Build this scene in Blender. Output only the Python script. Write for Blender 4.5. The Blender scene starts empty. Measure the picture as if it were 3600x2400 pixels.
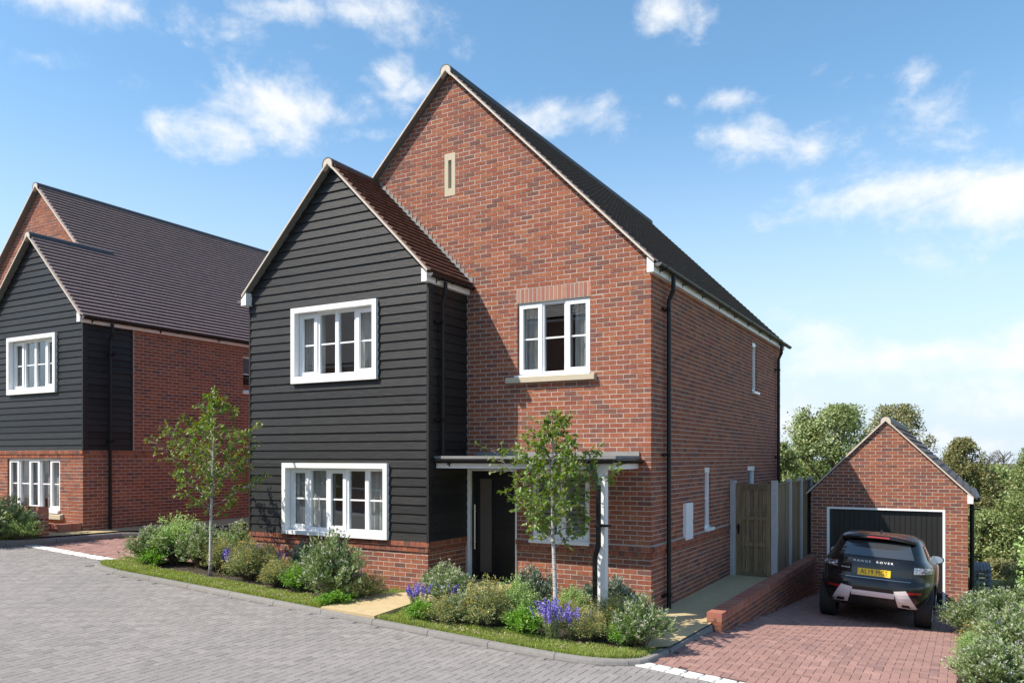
import bpy, bmesh, math, random
from mathutils import Vector, Matrix, noise as mnoise
random.seed(7)
RAD = math.radians
scene = bpy.context.scene
COL = scene.collection

# ------------------------------------------------------------------ camera
YAW = 29.404
CAM = Vector((4.09, -11.55, 2.397))
cam_d = bpy.data.cameras.new('camera'); cam = bpy.data.objects.new('camera', cam_d); COL.objects.link(cam)
cam.location = CAM; cam.rotation_euler = (RAD(90), 0, RAD(YAW))
cam_d.sensor_width = 36; cam_d.lens = 28.0; cam_d.shift_y = 0.1128
cam_d.clip_start = 0.1; cam_d.clip_end = 3000
scene.camera = cam
FWD = Vector((-math.sin(RAD(YAW)), math.cos(RAD(YAW)), 0)); RGT = Vector((math.cos(RAD(YAW)), math.sin(RAD(YAW)), 0))
def ray(px, py): return FWD + RGT*((px-1800)/2800) + Vector((0, 0, (1606-py)/2800))   # direction through a point of the 3600x2400 view
def proj(p):
    v = Vector(p)-CAM; d = v.dot(FWD)
    return (1800+2800*v.dot(RGT)/d, 1606-2800*v.z/d, d) if d > .05 else (0, 0, -1)

# ------------------------------------------------------------------ light, sky, exposure
SUN_TO = Vector((-0.86, -1.0, 1.55)).normalized()          # towards the sun
sl = bpy.data.lights.new('sun', 'SUN'); sun = bpy.data.objects.new('sun', sl); COL.objects.link(sun)
sl.energy = 5.0; sl.angle = RAD(0.5); sl.color = (1.0, 0.92, 0.80)
sun.rotation_euler = SUN_TO.to_track_quat('Z', 'Y').to_euler(); sun.location = (0, 0, 40)
vs = scene.view_settings
vs.view_transform = 'Standard'; vs.look = 'None'; vs.gamma = 1; vs.use_curve_mapping = False; vs.exposure = 0.55
W = bpy.data.worlds.new('World'); scene.world = W; W.use_nodes = True
def build_world():
    nt = W.node_tree; N = nt.nodes; L = nt.links; N.clear()
    out = N.new('ShaderNodeOutputWorld'); bg = N.new('ShaderNodeBackground'); L.new(bg.outputs[0], out.inputs[0])
    bg.inputs[1].default_value = SKY_STRENGTH
    sky = N.new('ShaderNodeTexSky'); sky.sky_type = 'NISHITA'; sky.sun_disc = False
    sky.sun_elevation = math.asin(SUN_TO.z); sky.sun_rotation = math.atan2(SUN_TO.x, SUN_TO.y)
    sky.air_density = 1.0; sky.dust_density = 0.6; sky.ozone_density = 1.6; sky.altitude = 100
    hsv = N.new('ShaderNodeHueSaturation'); hsv.inputs['Saturation'].default_value = 1.12; hsv.inputs['Value'].default_value = 1.85; hsv.inputs['Hue'].default_value = 0.49
    L.new(sky.outputs[0], hsv.inputs['Color'])
    tc = N.new('ShaderNodeTexCoord'); D = tc.outputs['Generated']
    def math_(op, a, b=None, clamp=False):
        n = N.new('ShaderNodeMath'); n.operation = op; n.use_clamp = clamp
        for i, v in enumerate((a, b)):
            if v is None: continue
            if isinstance(v, (int, float)): n.inputs[i].default_value = v
            else: L.new(v, n.inputs[i])
        return n.outputs[0]
    def dot(vec, src=D):
        n = N.new('ShaderNodeVectorMath'); n.operation = 'DOT_PRODUCT'; L.new(src, n.inputs[0]); n.inputs[1].default_value = vec; return n.outputs['Value']
    def noise(scale, detail, rough, dist=0.0, stretch=(1, 1, 1)):
        mp = N.new('ShaderNodeMapping'); mp.inputs['Scale'].default_value = stretch; L.new(D, mp.inputs[0])
        n = N.new('ShaderNodeTexNoise'); n.inputs['Scale'].default_value = scale; n.inputs['Detail'].default_value = detail
        n.inputs['Roughness'].default_value = rough; n.inputs['Distortion'].default_value = dist; L.new(mp.outputs[0], n.inputs['Vector']); return n.outputs['Fac']
    # clouds: (x, y, half width, half height, density) of each cloud in the view, turned into directions
    blobs = CLOUDS
    total = None
    for (px, py, rx, ry, w) in blobs:
        c = ray(px, py).normalized(); t = Vector((c.y, -c.x, 0)).normalized(); u = t.cross(c)
        sc = 2800*c.dot(FWD)
        a = dot(t*(sc/rx)); b = dot(u*(sc/ry))
        b0 = c.dot(u)
        q = math_('SQRT', math_('ADD', math_('MULTIPLY', a, a), math_('MULTIPLY', b, b)))
        f = math_('MULTIPLY', math_('SUBTRACT', 1.0, q), w)
        front = math_('GREATER_THAN', dot(c), 0.3)
        f = math_('ADD', math_('MULTIPLY', math_('ADD', f, 3.0), front), -3.0)
        total = f if total is None else math_('MAXIMUM', total, f)
    n1 = noise(9.0, 9, 0.6, 0.25, (1, 1, 1.7)); n2 = noise(30.0, 5, 0.62)
    tex = math_('ADD', math_('MULTIPLY', math_('SUBTRACT', n1, 0.5), 4.6), math_('MULTIPLY', math_('SUBTRACT', n2, 0.5), 1.6))
    # the rest of the sky carries the same broken cloud
    away = math_('LESS_THAN', dot(FWD), 0.55)
    n3 = noise(3.2, 3, 0.5, 0.2, (1, 1, 1.6))
    other = math_('MULTIPLY', math_('SUBTRACT', n3, 0.66), 6.0)
    other = math_('ADD', math_('MULTIPLY', math_('ADD', other, 3.0), away), -3.0)
    total = math_('MAXIMUM', total, other)
    total = math_('MAXIMUM', total, -0.95)
    dens = math_('ADD', total, tex)
    mr = N.new('ShaderNodeMapRange'); mr.interpolation_type = 'SMOOTHSTEP'; L.new(dens, mr.inputs[0])
    mr.inputs[1].default_value = -0.1; mr.inputs[2].default_value = 1.75; mr.inputs[3].default_value = 0; mr.inputs[4].default_value = 1.0
    # pale band of summer haze low in the sky
    zz = N.new('ShaderNodeSeparateXYZ'); L.new(D, zz.inputs[0])
    hz = N.new('ShaderNodeMapRange'); hz.interpolation_type = 'SMOOTHSTEP'; L.new(zz.outputs[2], hz.inputs[0])
    hz.inputs[1].default_value = -0.03; hz.inputs[2].default_value = 0.42; hz.inputs[3].default_value = 1.0; hz.inputs[4].default_value = 0.0
    m1 = N.new('ShaderNodeMixRGB'); L.new(hz.outputs[0], m1.inputs[0]); L.new(hsv.outputs[0], m1.inputs[1]); m1.inputs[2].default_value = HAZE_COL
    mix = N.new('ShaderNodeMixRGB'); L.new(mr.outputs[0], mix.inputs[0]); L.new(m1.outputs[0], mix.inputs[1])
    mix.inputs[2].default_value = CLOUD_COL
    L.new(mix.outputs[0], bg.inputs[0])
SKY_STRENGTH = 0.085
HAZE_COL = (6.0, 7.05, 8.1, 1); CLOUD_COL = (8.2, 8.4, 8.6, 1)
CLOUDS = [(1040, 380, 400, 115, 1.6), (750, 450, 170, 75, 1.3), (1290, 470, 210, 48, 1.15), (1395, 270, 60, 55, .95), (1480, 320, 100, 45, 1.0),
          (2010, 400, 270, 60, 1.2), (2350, 50, 85, 75, 1.0), (380, 15, 400, 60, 1.2), (1010, 25, 200, 45, 1.0), (1290, 40, 230, 70, 1.05),
          (130, 200, 110, 28, .75), (2905, 245, 90, 50, 1.0), (2590, 345, 95, 50, .95), (2630, 500, 130, 85, .95), (2890, 520, 150, 55, .95),
          (3330, 465, 155, 95, 1.2), (3230, 655, 350, 95, 1.55), (3470, 700, 280, 115, 1.55), (3290, 860, 170, 75, 1.05), (3560, 830, 90, 40, .85),
          (2360, 355, 42, 32, .85), (3220, 230, 45, 30, .75), (800, 125, 90, 30, .7), (660, 155, 50, 20, .65), (3350, 1240, 420, 70, 1.15), (2820, 1180, 150, 110, .85), (2800, 1480, 160, 110, 1.0), (3500, 1420, 260, 110, .9), (3300, 1560, 330, 90, .9)]
build_world()

# ------------------------------------------------------------------ materials
MATS = {}
def new_mat(name):
    m = bpy.data.materials.new(name); m.use_nodes = True; m.node_tree.nodes.clear(); return m, m.node_tree.nodes, m.node_tree.links
def rnd_value(N, L):
    """one random number per piece, whether it is an object or an island of a joined mesh"""
    oi = N.new('ShaderNodeObjectInfo'); ge = N.new('ShaderNodeNewGeometry')
    a = N.new('ShaderNodeMath'); a.operation = 'ADD'; L.new(oi.outputs['Random'], a.inputs[0]); L.new(ge.outputs['Random Per Island'], a.inputs[1])
    f = N.new('ShaderNodeMath'); f.operation = 'FRACT'; L.new(a.outputs[0], f.inputs[0]); return f.outputs[0]
def ramp(N, stops, interp='LINEAR'):
    r = N.new('ShaderNodeValToRGB'); e = r.color_ramp.elements; r.color_ramp.interpolation = interp
    while len(e) > 1: e.remove(e[-1])
    e[0].position = stops[0][0]; e[0].color = (*stops[0][1], 1)
    for p, c in stops[1:]:
        k = e.new(p); k.color = (*c, 1)
    return r
def pmat(name, color=(.5, .5, .5), rough=.6, metal=0.0, stops=None, noise=0.0, nscale=20.0, bump=0.0, bscale=60.0, spec=.5, stretch=None, dirt=None, coat=0.0, emit=0, speck=None, bdist=.01):
    """stops: colours picked per piece; noise: +- brightness; bump: fine relief; dirt: (scale, amount, colour)"""
    m, N, L = new_mat(name)
    o = N.new('ShaderNodeOutputMaterial'); b = N.new('ShaderNodeBsdfPrincipled'); L.new(b.outputs[0], o.inputs[0])
    b.inputs['Roughness'].default_value = rough; b.inputs['Metallic'].default_value = metal
    b.inputs['Specular IOR Level'].default_value = spec
    if coat: b.inputs['Coat Weight'].default_value = coat; b.inputs['Coat Roughness'].default_value = .03
    tc = N.new('ShaderNodeTexCoord'); vec = tc.outputs['Object']
    rv = None
    if stops or stretch:
        rv = rnd_value(N, L)
    if stretch or stops:
        mp = N.new('ShaderNodeMapping'); L.new(vec, mp.inputs[0]); mp.inputs['Scale'].default_value = stretch or (1, 1, 1)
        cmb = N.new('ShaderNodeCombineXYZ'); mu = N.new('ShaderNodeMath'); mu.operation = 'MULTIPLY'; mu.inputs[1].default_value = 37.0; L.new(rv, mu.inputs[0])
        for i in range(3): L.new(mu.outputs[0], cmb.inputs[i])
        L.new(cmb.outputs[0], mp.inputs['Location']); vec = mp.outputs[0]
    if stops:
        r = ramp(N, stops); L.new(rv, r.inputs[0]); col = r.outputs[0]
    else:
        c = N.new('ShaderNodeRGB'); c.outputs[0].default_value = (*color, 1); col = c.outputs[0]
    def tex(scale, detail=6, rough=.6):
        n = N.new('ShaderNodeTexNoise'); n.inputs['Scale'].default_value = scale; n.inputs['Detail'].default_value = detail; n.inputs['Roughness'].default_value = rough
        L.new(vec, n.inputs['Vector']); return n.outputs['Fac']
    if noise:
        n = tex(nscale); mr = N.new('ShaderNodeMapRange'); L.new(n, mr.inputs[0]); mr.inputs[1].default_value = .25; mr.inputs[2].default_value = .75
        mr.inputs[3].default_value = 1-noise; mr.inputs[4].default_value = 1+noise
        mx = N.new('ShaderNodeMixRGB'); mx.blend_type = 'MULTIPLY'; mx.inputs[0].default_value = 1; L.new(col, mx.inputs[1]); L.new(mr.outputs[0], mx.inputs[2]); col = mx.outputs[0]
    if speck:
        sc, lo, hi, sc_col, amt = speck
        n = tex(sc, 3, .7); mr = N.new('ShaderNodeMapRange'); mr.interpolation_type = 'SMOOTHSTEP'; L.new(n, mr.inputs[0]); mr.inputs[1].default_value = lo; mr.inputs[2].default_value = hi; mr.inputs[4].default_value = amt
        mx = N.new('ShaderNodeMixRGB'); L.new(mr.outputs[0], mx.inputs[0]); L.new(col, mx.inputs[1]); mx.inputs[2].default_value = (*sc_col, 1); col = mx.outputs[0]
    if dirt:
        ge = N.new('ShaderNodeNewGeometry'); n = N.new('ShaderNodeTexNoise'); L.new(ge.outputs['Position'], n.inputs['Vector']); n.inputs['Scale'].default_value = dirt[0]; n.inputs['Detail'].default_value = 5; n.inputs['Roughness'].default_value = .62
        mr = N.new('ShaderNodeMapRange'); L.new(n.outputs['Fac'], mr.inputs[0]); mr.inputs[1].default_value = .4; mr.inputs[2].default_value = .72; mr.inputs[4].default_value = dirt[1]
        mx = N.new('ShaderNodeMixRGB'); L.new(mr.outputs[0], mx.inputs[0]); L.new(col, mx.inputs[1]); mx.inputs[2].default_value = (*dirt[2], 1); col = mx.outputs[0]
    L.new(col, b.inputs['Base Color'])
    if bump:
        n = tex(bscale, 5, .65); bp = N.new('ShaderNodeBump'); bp.inputs['Strength'].default_value = bump; bp.inputs['Distance'].default_value = bdist; L.new(n, bp.inputs['Height']); L.new(bp.outputs[0], b.inputs['Normal'])
    MATS[name] = m; return m
def leaf_mat(name, stops, trans=.35, rough=.5, gloss=.06):
    m, N, L = new_mat(name)
    o = N.new('ShaderNodeOutputMaterial'); rv = rnd_value(N, L); r = ramp(N, stops); L.new(rv, r.inputs[0])
    d = N.new('ShaderNodeBsdfDiffuse'); t = N.new('ShaderNodeBsdfTranslucent'); g = N.new('ShaderNodeBsdfGlossy'); g.inputs['Roughness'].default_value = rough
    hs = N.new('ShaderNodeHueSaturation'); hs.inputs['Hue'].default_value = .485; hs.inputs['Saturation'].default_value = 1.15; hs.inputs['Value'].default_value = 1.25
    L.new(r.outputs[0], d.inputs[0]); L.new(r.outputs[0], hs.inputs['Color']); L.new(hs.outputs[0], t.inputs[0])
    m1 = N.new('ShaderNodeMixShader'); m1.inputs[0].default_value = trans; L.new(d.outputs[0], m1.inputs[1]); L.new(t.outputs[0], m1.inputs[2])
    m2 = N.new('ShaderNodeMixShader'); m2.inputs[0].default_value = gloss; L.new(m1.outputs[0], m2.inputs[1]); L.new(g.outputs[0], m2.inputs[2])
    L.new(m2.outputs[0], o.inputs[0]); MATS[name] = m; return m
def glass_mat(name, tint=(.75, .8, .82), refl=.16):
    m, N, L = new_mat(name)
    o = N.new('ShaderNodeOutputMaterial'); t = N.new('ShaderNodeBsdfTransparent'); t.inputs[0].default_value = (*tint, 1)
    g = N.new('ShaderNodeBsdfGlossy'); g.inputs['Roughness'].default_value = .0; g.inputs[0].default_value = (.95, .97, 1, 1)
    lw = N.new('ShaderNodeLayerWeight'); pw = N.new('ShaderNodeMath'); pw.operation = 'POWER'; L.new(lw.outputs['Facing'], pw.inputs[0]); pw.inputs[1].default_value = 4.0
    mr = N.new('ShaderNodeMapRange'); L.new(pw.outputs[0], mr.inputs[0]); mr.inputs[3].default_value = refl; mr.inputs[4].default_value = .95
    mx = N.new('ShaderNodeMixShader'); L.new(mr.outputs[0], mx.inputs[0]); L.new(t.outputs[0], mx.inputs[1]); L.new(g.outputs[0], mx.inputs[2]); L.new(mx.outputs[0], o.inputs[0])
    MATS[name] = m; return m

BR = [(0, (.272, .093, .056)), (.14, (.305, .109, .061)), (.28, (.240, .077, .048)), (.42, (.325, .125, .066)), (.54, (.275, .092, .055)), (.64, (.172, .082, .064)), (.76, (.260, .089, .060)), (.88, (.150, .072, .059)), (1, (.312, .111, .062))]
pmat('brick', rough=.9, stops=BR, noise=.30, nscale=26, bump=.55, bscale=85, spec=.2, speck=(48, .56, .72, (.19, .095, .08), .5))
pmat('brick_smooth', rough=.85, stops=[(0, (.36, .15, .105)), (.5, (.30, .112, .082)), (1, (.39, .195, .13))], noise=.15, nscale=40, bump=.2, bscale=90, spec=.2)
pmat('soldier_brick', rough=.85, stops=[(0, (.36, .165, .12)), (.5, (.31, .13, .098)), (.75, (.40, .21, .15)), (1, (.34, .15, .11))], noise=.15, nscale=40, bump=.2, bscale=90, spec=.2)
pmat('mortar', (.47, .415, .36), rough=.95, noise=.15, nscale=60, bump=.3, bscale=160, spec=.1)
pmat('weatherboard', rough=.5, stops=[(0, (.0135, .0137, .0145)), (.5, (.0185, .0185, .0188)), (1, (.0245, .024, .0235))], noise=.4, nscale=6, bump=.35, bscale=12, spec=.3, stretch=(.6, 3, 6), speck=(3.2, .64, .74, (.012, .012, .013), .8))
pmat('board_trim', (.022, .022, .023), rough=.5, spec=.3, noise=.1)
pmat('roof_tile', rough=.62, stops=[(0, (.215, .168, .166)), (.35, (.24, .186, .182)), (.7, (.225, .174, .172)), (1, (.205, .164, .166))], noise=.10, nscale=14, bump=.3, bscale=70, spec=.35)
pmat('roof_tile_garage', rough=.6, stops=[(0, (.085, .066, .064)), (.5, (.10, .077, .073)), (1, (.078, .064, .064))], noise=.15, nscale=10, bump=.2, bscale=60, spec=.3)
pmat('roof_tile_brown', rough=.55, stops=[(0, (.110, .052, .040)), (.4, (.14, .066, .048)), (.75, (.12, .054, .040)), (1, (.095, .048, .040))], noise=.22, nscale=14, bump=.3, bscale=70, spec=.4)
pmat('roof_tile_grey', rough=.65, stops=[(0, (.098, .084, .096)), (.5, (.106, .091, .103)), (1, (.093, .080, .092))], noise=.1, nscale=14, bump=.12, bscale=70, spec=.3)
pmat('ridge_dark', (.055, .052, .056), rough=.55, noise=.2, nscale=12, bump=.2)
pmat('ridge_brown', (.085, .052, .044), rough=.5, noise=.2, nscale=12, bump=.2)
pmat('verge_mortar', (.56, .49, .41), rough=.9, noise=.12, nscale=40, bump=.3)
pmat('under_soffit', (.16, .15, .145), rough=.8, noise=.1)
pmat('lead', (.23, .225, .215), rough=.6, noise=.14, nscale=6, bump=.1, spec=.4)
pmat('canopy_lead', (.20, .198, .195), rough=.65, noise=.15, nscale=5, bump=.1, dirt=(2.2, .4, (.26, .25, .24)))
pmat('white_paint', (.80, .80, .79), rough=.38, noise=.02, spec=.5)
pmat('white_upvc', (.80, .81, .82), rough=.28, spec=.5)
pmat('black_plastic', (.010, .010, .011), rough=.4, spec=.3)
pmat('gutter_cap', (.10, .10, .10), rough=.5)
pmat('stone', (.50, .44, .33), rough=.9, noise=.12, nscale=80, bump=.35, bscale=140, spec=.2, dirt=(1.5, .2, (.36, .31, .24)))
pmat('door_black', (.010, .010, .011), rough=.35, spec=.5)
pmat('garage_black', rough=.45, stops=[(0, (.016, .0155, .015)), (1, (.020, .019, .018))], noise=.1, spec=.4)
pmat('steel', (.62, .58, .48), rough=.3, metal=1)
pmat('room', (.20, .19, .18), rough=.9)
pmat('curtain', (.62, .59, .55), rough=.9, noise=.06)
pmat('curtain_grey', (.30, .285, .27), rough=.9)
pmat('blind', (.45, .43, .40), rough=.7)
pmat('frosted', (.10, .085, .075), rough=.25)
glass_mat('glass', (.86, .89, .90), .10); glass_mat('car_glass', (.10, .11, .12), .07)
PV = [(0, (.235, .219, .213)), (.3, (.265, .247, .239)), (.6, (.218, .204, .198)), (.85, (.28, .261, .253)), (1, (.205, .192, .187))]
pmat('paver_grey', rough=.9, stops=PV, noise=.13, nscale=35, bump=.4, bscale=120, spec=.25, dirt=(.75, .45, (.185, .18, .178)), speck=(150, .62, .75, (.18, .18, .18), .5))
pmat('paver_red', rough=.9, stops=[(0, (.285, .165, .142)), (.3, (.325, .19, .162)), (.6, (.245, .145, .13)), (.8, (.36, .215, .185)), (1, (.215, .13, .12))], noise=.16, nscale=40, bump=.4, bscale=120, spec=.25, dirt=(.6, .25, (.23, .14, .125)))
pmat('joint_sand', (.17, .16, .155), rough=1)
pmat('joint_red', (.09, .055, .048), rough=1)
pmat('sett', rough=.85, stops=[(0, (.60, .58, .55)), (.5, (.68, .66, .63)), (1, (.54, .53, .51))], noise=.22, nscale=14, bump=.5, bscale=40, stretch=(.5, 2, 1))
pmat('kerb_concrete', rough=.95, stops=[(0, (.20, .19, .18)), (1, (.235, .222, .21))], noise=.16, nscale=22, bump=.3, bscale=90, dirt=(1.6, .35, (.15, .142, .135)))
pmat('path_sand', (.46, .36, .20), rough=.95, noise=.12, nscale=8, bump=.25, bscale=150, dirt=(1.1, .5, (.37, .285, .155)), speck=(120, .6, .8, (.3, .22, .12), .4))
pmat('soil', (.045, .032, .022), rough=1, noise=.4, nscale=20, bump=.8, bscale=40)
pmat('turf', (.165, .22, .05), rough=1, noise=.4, nscale=14, bump=.6, bscale=60, dirt=(3, .5, (.21, .20, .075)))
pmat('field', (.10, .12, .035), rough=1, noise=.35, nscale=.15, dirt=(.08, .6, (.16, .14, .06)))
pmat('concrete_post', (.40, .405, .41), rough=.9, noise=.12, nscale=9, bump=.25)
pmat('fence_wood', rough=.85, stops=[(0, (.19, .135, .075)), (.4, (.235, .17, .10)), (.7, (.15, .11, .065)), (1, (.215, .16, .10))], noise=.5, nscale=4, bump=.4, bscale=12, stretch=(9, 9, .7), speck=(2.6, .66, .74, (.035, .022, .012), .9))
pmat('iron', (.012, .012, .012), rough=.4, metal=.5)
pmat('wire', (.30, .31, .32), rough=.4, metal=.8)
pmat('gabion_stone', rough=.9, stops=[(0, (.10, .115, .13)), (.5, (.20, .215, .23)), (1, (.30, .31, .32))], noise=.3, bump=.5, bscale=20)
pmat('bark_birch', (.46, .45, .42), rough=.8, noise=.3, nscale=10, bump=.3, stretch=(3, 3, 22), speck=(2.2, .52, .62, (.06, .05, .045), .9))
pmat('bark', (.10, .08, .06), rough=.95, noise=.4, nscale=10, bump=.6)
pmat('twig_grey', (.26, .235, .20), rough=.9, noise=.3)
pmat('twig', (.12, .085, .055), rough=.9, noise=.3)
pmat('stem_green', (.10, .14, .045), rough=.7, noise=.2)
leaf_mat('leaf_tree', [(0, (.10, .20, .022)), (.35, (.155, .265, .035)), (.65, (.125, .225, .028)), (.85, (.225, .275, .042)), (1, (.22, .19, .035))], .42)
leaf_mat('leaf_sage', [(0, (.155, .235, .08)), (.4, (.215, .305, .11)), (.75, (.275, .36, .155)), (1, (.325, .40, .205))], .3)
leaf_mat('leaf_blue', [(0, (.10, .155, .10)), (.5, (.15, .215, .14)), (1, (.215, .28, .195))], .25)
leaf_mat('leaf_light', [(0, (.23, .37, .10)), (.4, (.32, .48, .15)), (.8, (.40, .56, .21)), (1, (.45, .57, .25))], .4)
leaf_mat('leaf_fine', [(0, (.21, .27, .10)), (.5, (.285, .345, .135)), (1, (.36, .41, .175))], .3)
leaf_mat('leaf_parsley', [(0, (.11, .26, .025)), (.5, (.18, .39, .04)), (1, (.25, .47, .06))], .4)
leaf_mat('leaf_wood', [(0, (.115, .17, .05)), (.35, (.18, .25, .072)), (.7, (.25, .31, .10)), (.9, (.32, .345, .135)), (1, (.29, .26, .09))], .3)
leaf_mat('leaf_autumn', [(0, (.13, .15, .045)), (.35, (.19, .205, .065)), (.7, (.25, .24, .085)), (1, (.28, .23, .10))], .3)
leaf_mat('petal_white', [(0, (.50, .46, .45)), (1, (.66, .62, .61))], .3)
leaf_mat('petal_yellow', [(0, (.42, .30, .04)), (1, (.56, .42, .09))], .25)
leaf_mat('petal_purple', [(0, (.20, .15, .55)), (.6, (.28, .21, .70)), (1, (.40, .31, .78))], .25)
leaf_mat('petal_clover', [(0, (.50, .40, .28)), (1, (.68, .58, .44))], .25)
leaf_mat('grass_blade', [(0, (.18, .275, .042)), (.4, (.265, .36, .062)), (.75, (.34, .41, .09)), (.93, (.46, .44, .16)), (1, (.56, .48, .24))], .35)
# car
pmat('car_paint', (.006, .006, .0065), rough=.22, spec=.4, coat=.35)
pmat('car_trim', (.014, .014, .015), rough=.5)
pmat('car_silver', (.74, .68, .695), rough=.42, metal=.15)
pmat('chrome', (.72, .72, .72), rough=.12, metal=1)
pmat('rubber', (.016, .016, .017), rough=.75, bump=.2)
pmat('lamp_red', (.35, .008, .01), rough=.15, coat=1)
pmat('lamp_clear', rough=.1, stops=[(0, (.75, .75, .76)), (.5, (.25, .24, .25)), (.75, (.55, .12, .10)), (1, (.85, .85, .86))], metal=.6)
pmat('plate_yellow', (.80, .52, .02), rough=.4)
pmat('plate_black', (.01, .01, .01), rough=.5)
pmat('badge', (.85, .85, .85), rough=.5)

# ------------------------------------------------------------------ mesh helpers
class Fr:
    """a wall frame: u along the wall, v up, n outwards"""
    def __init__(s, o, u, n): s.o = Vector(o); s.u = Vector(u); s.n = Vector(n); s.z = Vector((0, 0, 1)); s.flip = s.u.cross(s.n).dot(s.z) < 0
    def p(s, u, v, n=0.0): return s.o+s.u*u+s.z*v+s.n*n
WORLD = Fr((0, 0, 0), (1, 0, 0), (0, 1, 0))      # box(x0,x1,z0,z1,y0,y1)
class MB:
    def __init__(s, fr=WORLD): s.v = []; s.f = []; s.fr = fr; s.smooth = False; s.mi = []
    def add(s, vs, fs, m=0):
        b = len(s.v); s.v += [Vector(q) for q in vs]; s.f += [tuple(b+i for i in f) for f in fs]; s.mi += [m]*len(fs)
    def box(s, u0, u1, v0, v1, n0, n1, m=0):
        if u0 > u1: u0, u1 = u1, u0
        if n0 > n1: n0, n1 = n1, n0
        P = s.fr.p
        vs = [P(u0, v0, n0), P(u1, v0, n0), P(u1, v0, n1), P(u0, v0, n1), P(u0, v1, n0), P(u1, v1, n0), P(u1, v1, n1), P(u0, v1, n1)]
        fs = [(0, 3, 2, 1), (4, 5, 6, 7), (0, 1, 5, 4), (1, 2, 6, 5), (2, 3, 7, 6), (3, 0, 4, 7)]
        if s.fr.flip: fs = [f[::-1] for f in fs]
        s.add(vs, fs, m); return s
    def prism(s, poly, n0, n1, m=0):
        """poly in (u,v), counted in any order; extruded from n0 to n1"""
        ar = sum(poly[i-1][0]*poly[i][1]-poly[i][0]*poly[i-1][1] for i in range(len(poly)))
        if (ar < 0): poly = poly[::-1]
        k = len(poly); P = s.fr.p
        vs = [P(a, b, n0) for a, b in poly]+[P(a, b, n1) for a, b in poly]
        fs = [tuple(range(k)), tuple(range(2*k-1, k-1, -1))]+[(i, i+k, (i+1) % k+k, (i+1) % k) for i in range(k)]
        if not s.fr.flip: fs = [f for f in fs]
        else: fs = [f[::-1] for f in fs]
        s.add(vs, fs, m); return s
    def quad(s, a, b, c, d, m=0): s.add([a, b, c, d], [(0, 1, 2, 3)], m); return s
    def tube(s, path, r, k=8, cap=True, m=0):
        path = [Vector(p) for p in path]; rs = r if isinstance(r, (list, tuple)) else [r]*len(path)
        rings = []; t0 = (path[1]-path[0]).normalized(); ref = Vector((0, 0, 1)) if abs(t0.z) < .9 else Vector((1, 0, 0)); a = t0.cross(ref).normalized()
        for i, p in enumerate(path):
            t = ((path[min(i+1, len(path)-1)]-path[max(i-1, 0)])).normalized(); a = (a-t*a.dot(t)).normalized(); b = t.cross(a)
            rings.append([p+(a*math.cos(2*math.pi*j/k)+b*math.sin(2*math.pi*j/k))*rs[i] for j in range(k)])
        vs = [q for ring in rings for q in ring]; fs = []
        for i in range(len(path)-1):
            for j in range(k): fs.append((i*k+j, i*k+(j+1) % k, (i+1)*k+(j+1) % k, (i+1)*k+j))
        if cap: fs.append(tuple(range(k-1, -1, -1))); fs.append(tuple(range((len(path)-1)*k, len(path)*k)))
        s.add(vs, fs, m); return s
    def build(s, name, mats, parent=None, org=None, loc=None, smooth=False, kind=None):
        """vertices are in world space; org is the world place of the object's root"""
        if org is None: org = ROOT.get(parent.name, Vector()) if parent else Vector()
        me = bpy.data.meshes.new(name); me.from_pydata([v-org for v in s.v], [], s.f)
        if isinstance(mats, str): mats = [mats]
        for m in mats: me.materials.append(MATS[m])
        if len(mats) > 1: me.polygons.foreach_set('material_index', s.mi)
        if smooth: me.polygons.foreach_set('use_smooth', [True]*len(me.polygons))
        me.update(); o = bpy.data.objects.new(name, me); COL.objects.link(o)
        if parent: o.parent = parent; ROOT[o.name] = org
        if kind: o['kind'] = kind
        return o
ROOT = {}
def thing(name, label, cat, loc=(0, 0, 0), group=None):
    o = bpy.data.objects.new(name, None); COL.objects.link(o); o.location = loc; o.empty_display_size = .2
    o['label'] = label; o['category'] = cat
    if group: o['group'] = group
    ROOT[o.name] = Vector(loc); return o
def tag(o, label, cat, group=None):
    o['label'] = label; o['category'] = cat
    if group: o['group'] = group
    return o
def struct(o): o['kind'] = 'structure'; return o
def clip_half(poly, a, b, c):
    """keep a*u+b*v<=c"""
    out = []
    for i in range(len(poly)):
        p, q = poly[i-1], poly[i]; dp = a*p[0]+b*p[1]-c; dq = a*q[0]+b*q[1]-c
        if (dp <= 0) != (dq <= 0):
            t = dp/(dp-dq); out.append((p[0]+(q[0]-p[0])*t, p[1]+(q[1]-p[1])*t))
        if dq <= 0: out.append(q)
    return out
def clip_poly(poly, outer):
    """clip by convex outer (anticlockwise)"""
    for i in range(len(outer)):
        (x0, y0), (x1, y1) = outer[i-1], outer[i]
        poly = clip_half(poly, (y1-y0), -(x1-x0), (y1-y0)*x0-(x1-x0)*y0)
        if len(poly) < 3: return []
    return poly
def area(poly): return abs(sum(poly[i-1][0]*poly[i][1]-poly[i][0]*poly[i-1][1] for i in range(len(poly))))/2
def sub_rects(r, holes):
    """rect (u0,u1,v0,v1) minus rects"""
    rs = [r]
    for h in holes:
        nr = []
        for (a, b, c, d) in rs:
            if h[1] <= a or h[0] >= b or h[3] <= c or h[2] >= d: nr.append((a, b, c, d)); continue
            if h[2] > c: nr.append((a, b, c, h[2]))
            if h[3] < d: nr.append((a, b, h[3], d))
            lo, hi = max(c, h[2]), min(d, h[3])
            if h[0] > a: nr.append((a, h[0], lo, hi))
            if h[1] < b: nr.append((h[1], b, lo, hi))
        rs = nr
    return rs
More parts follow.
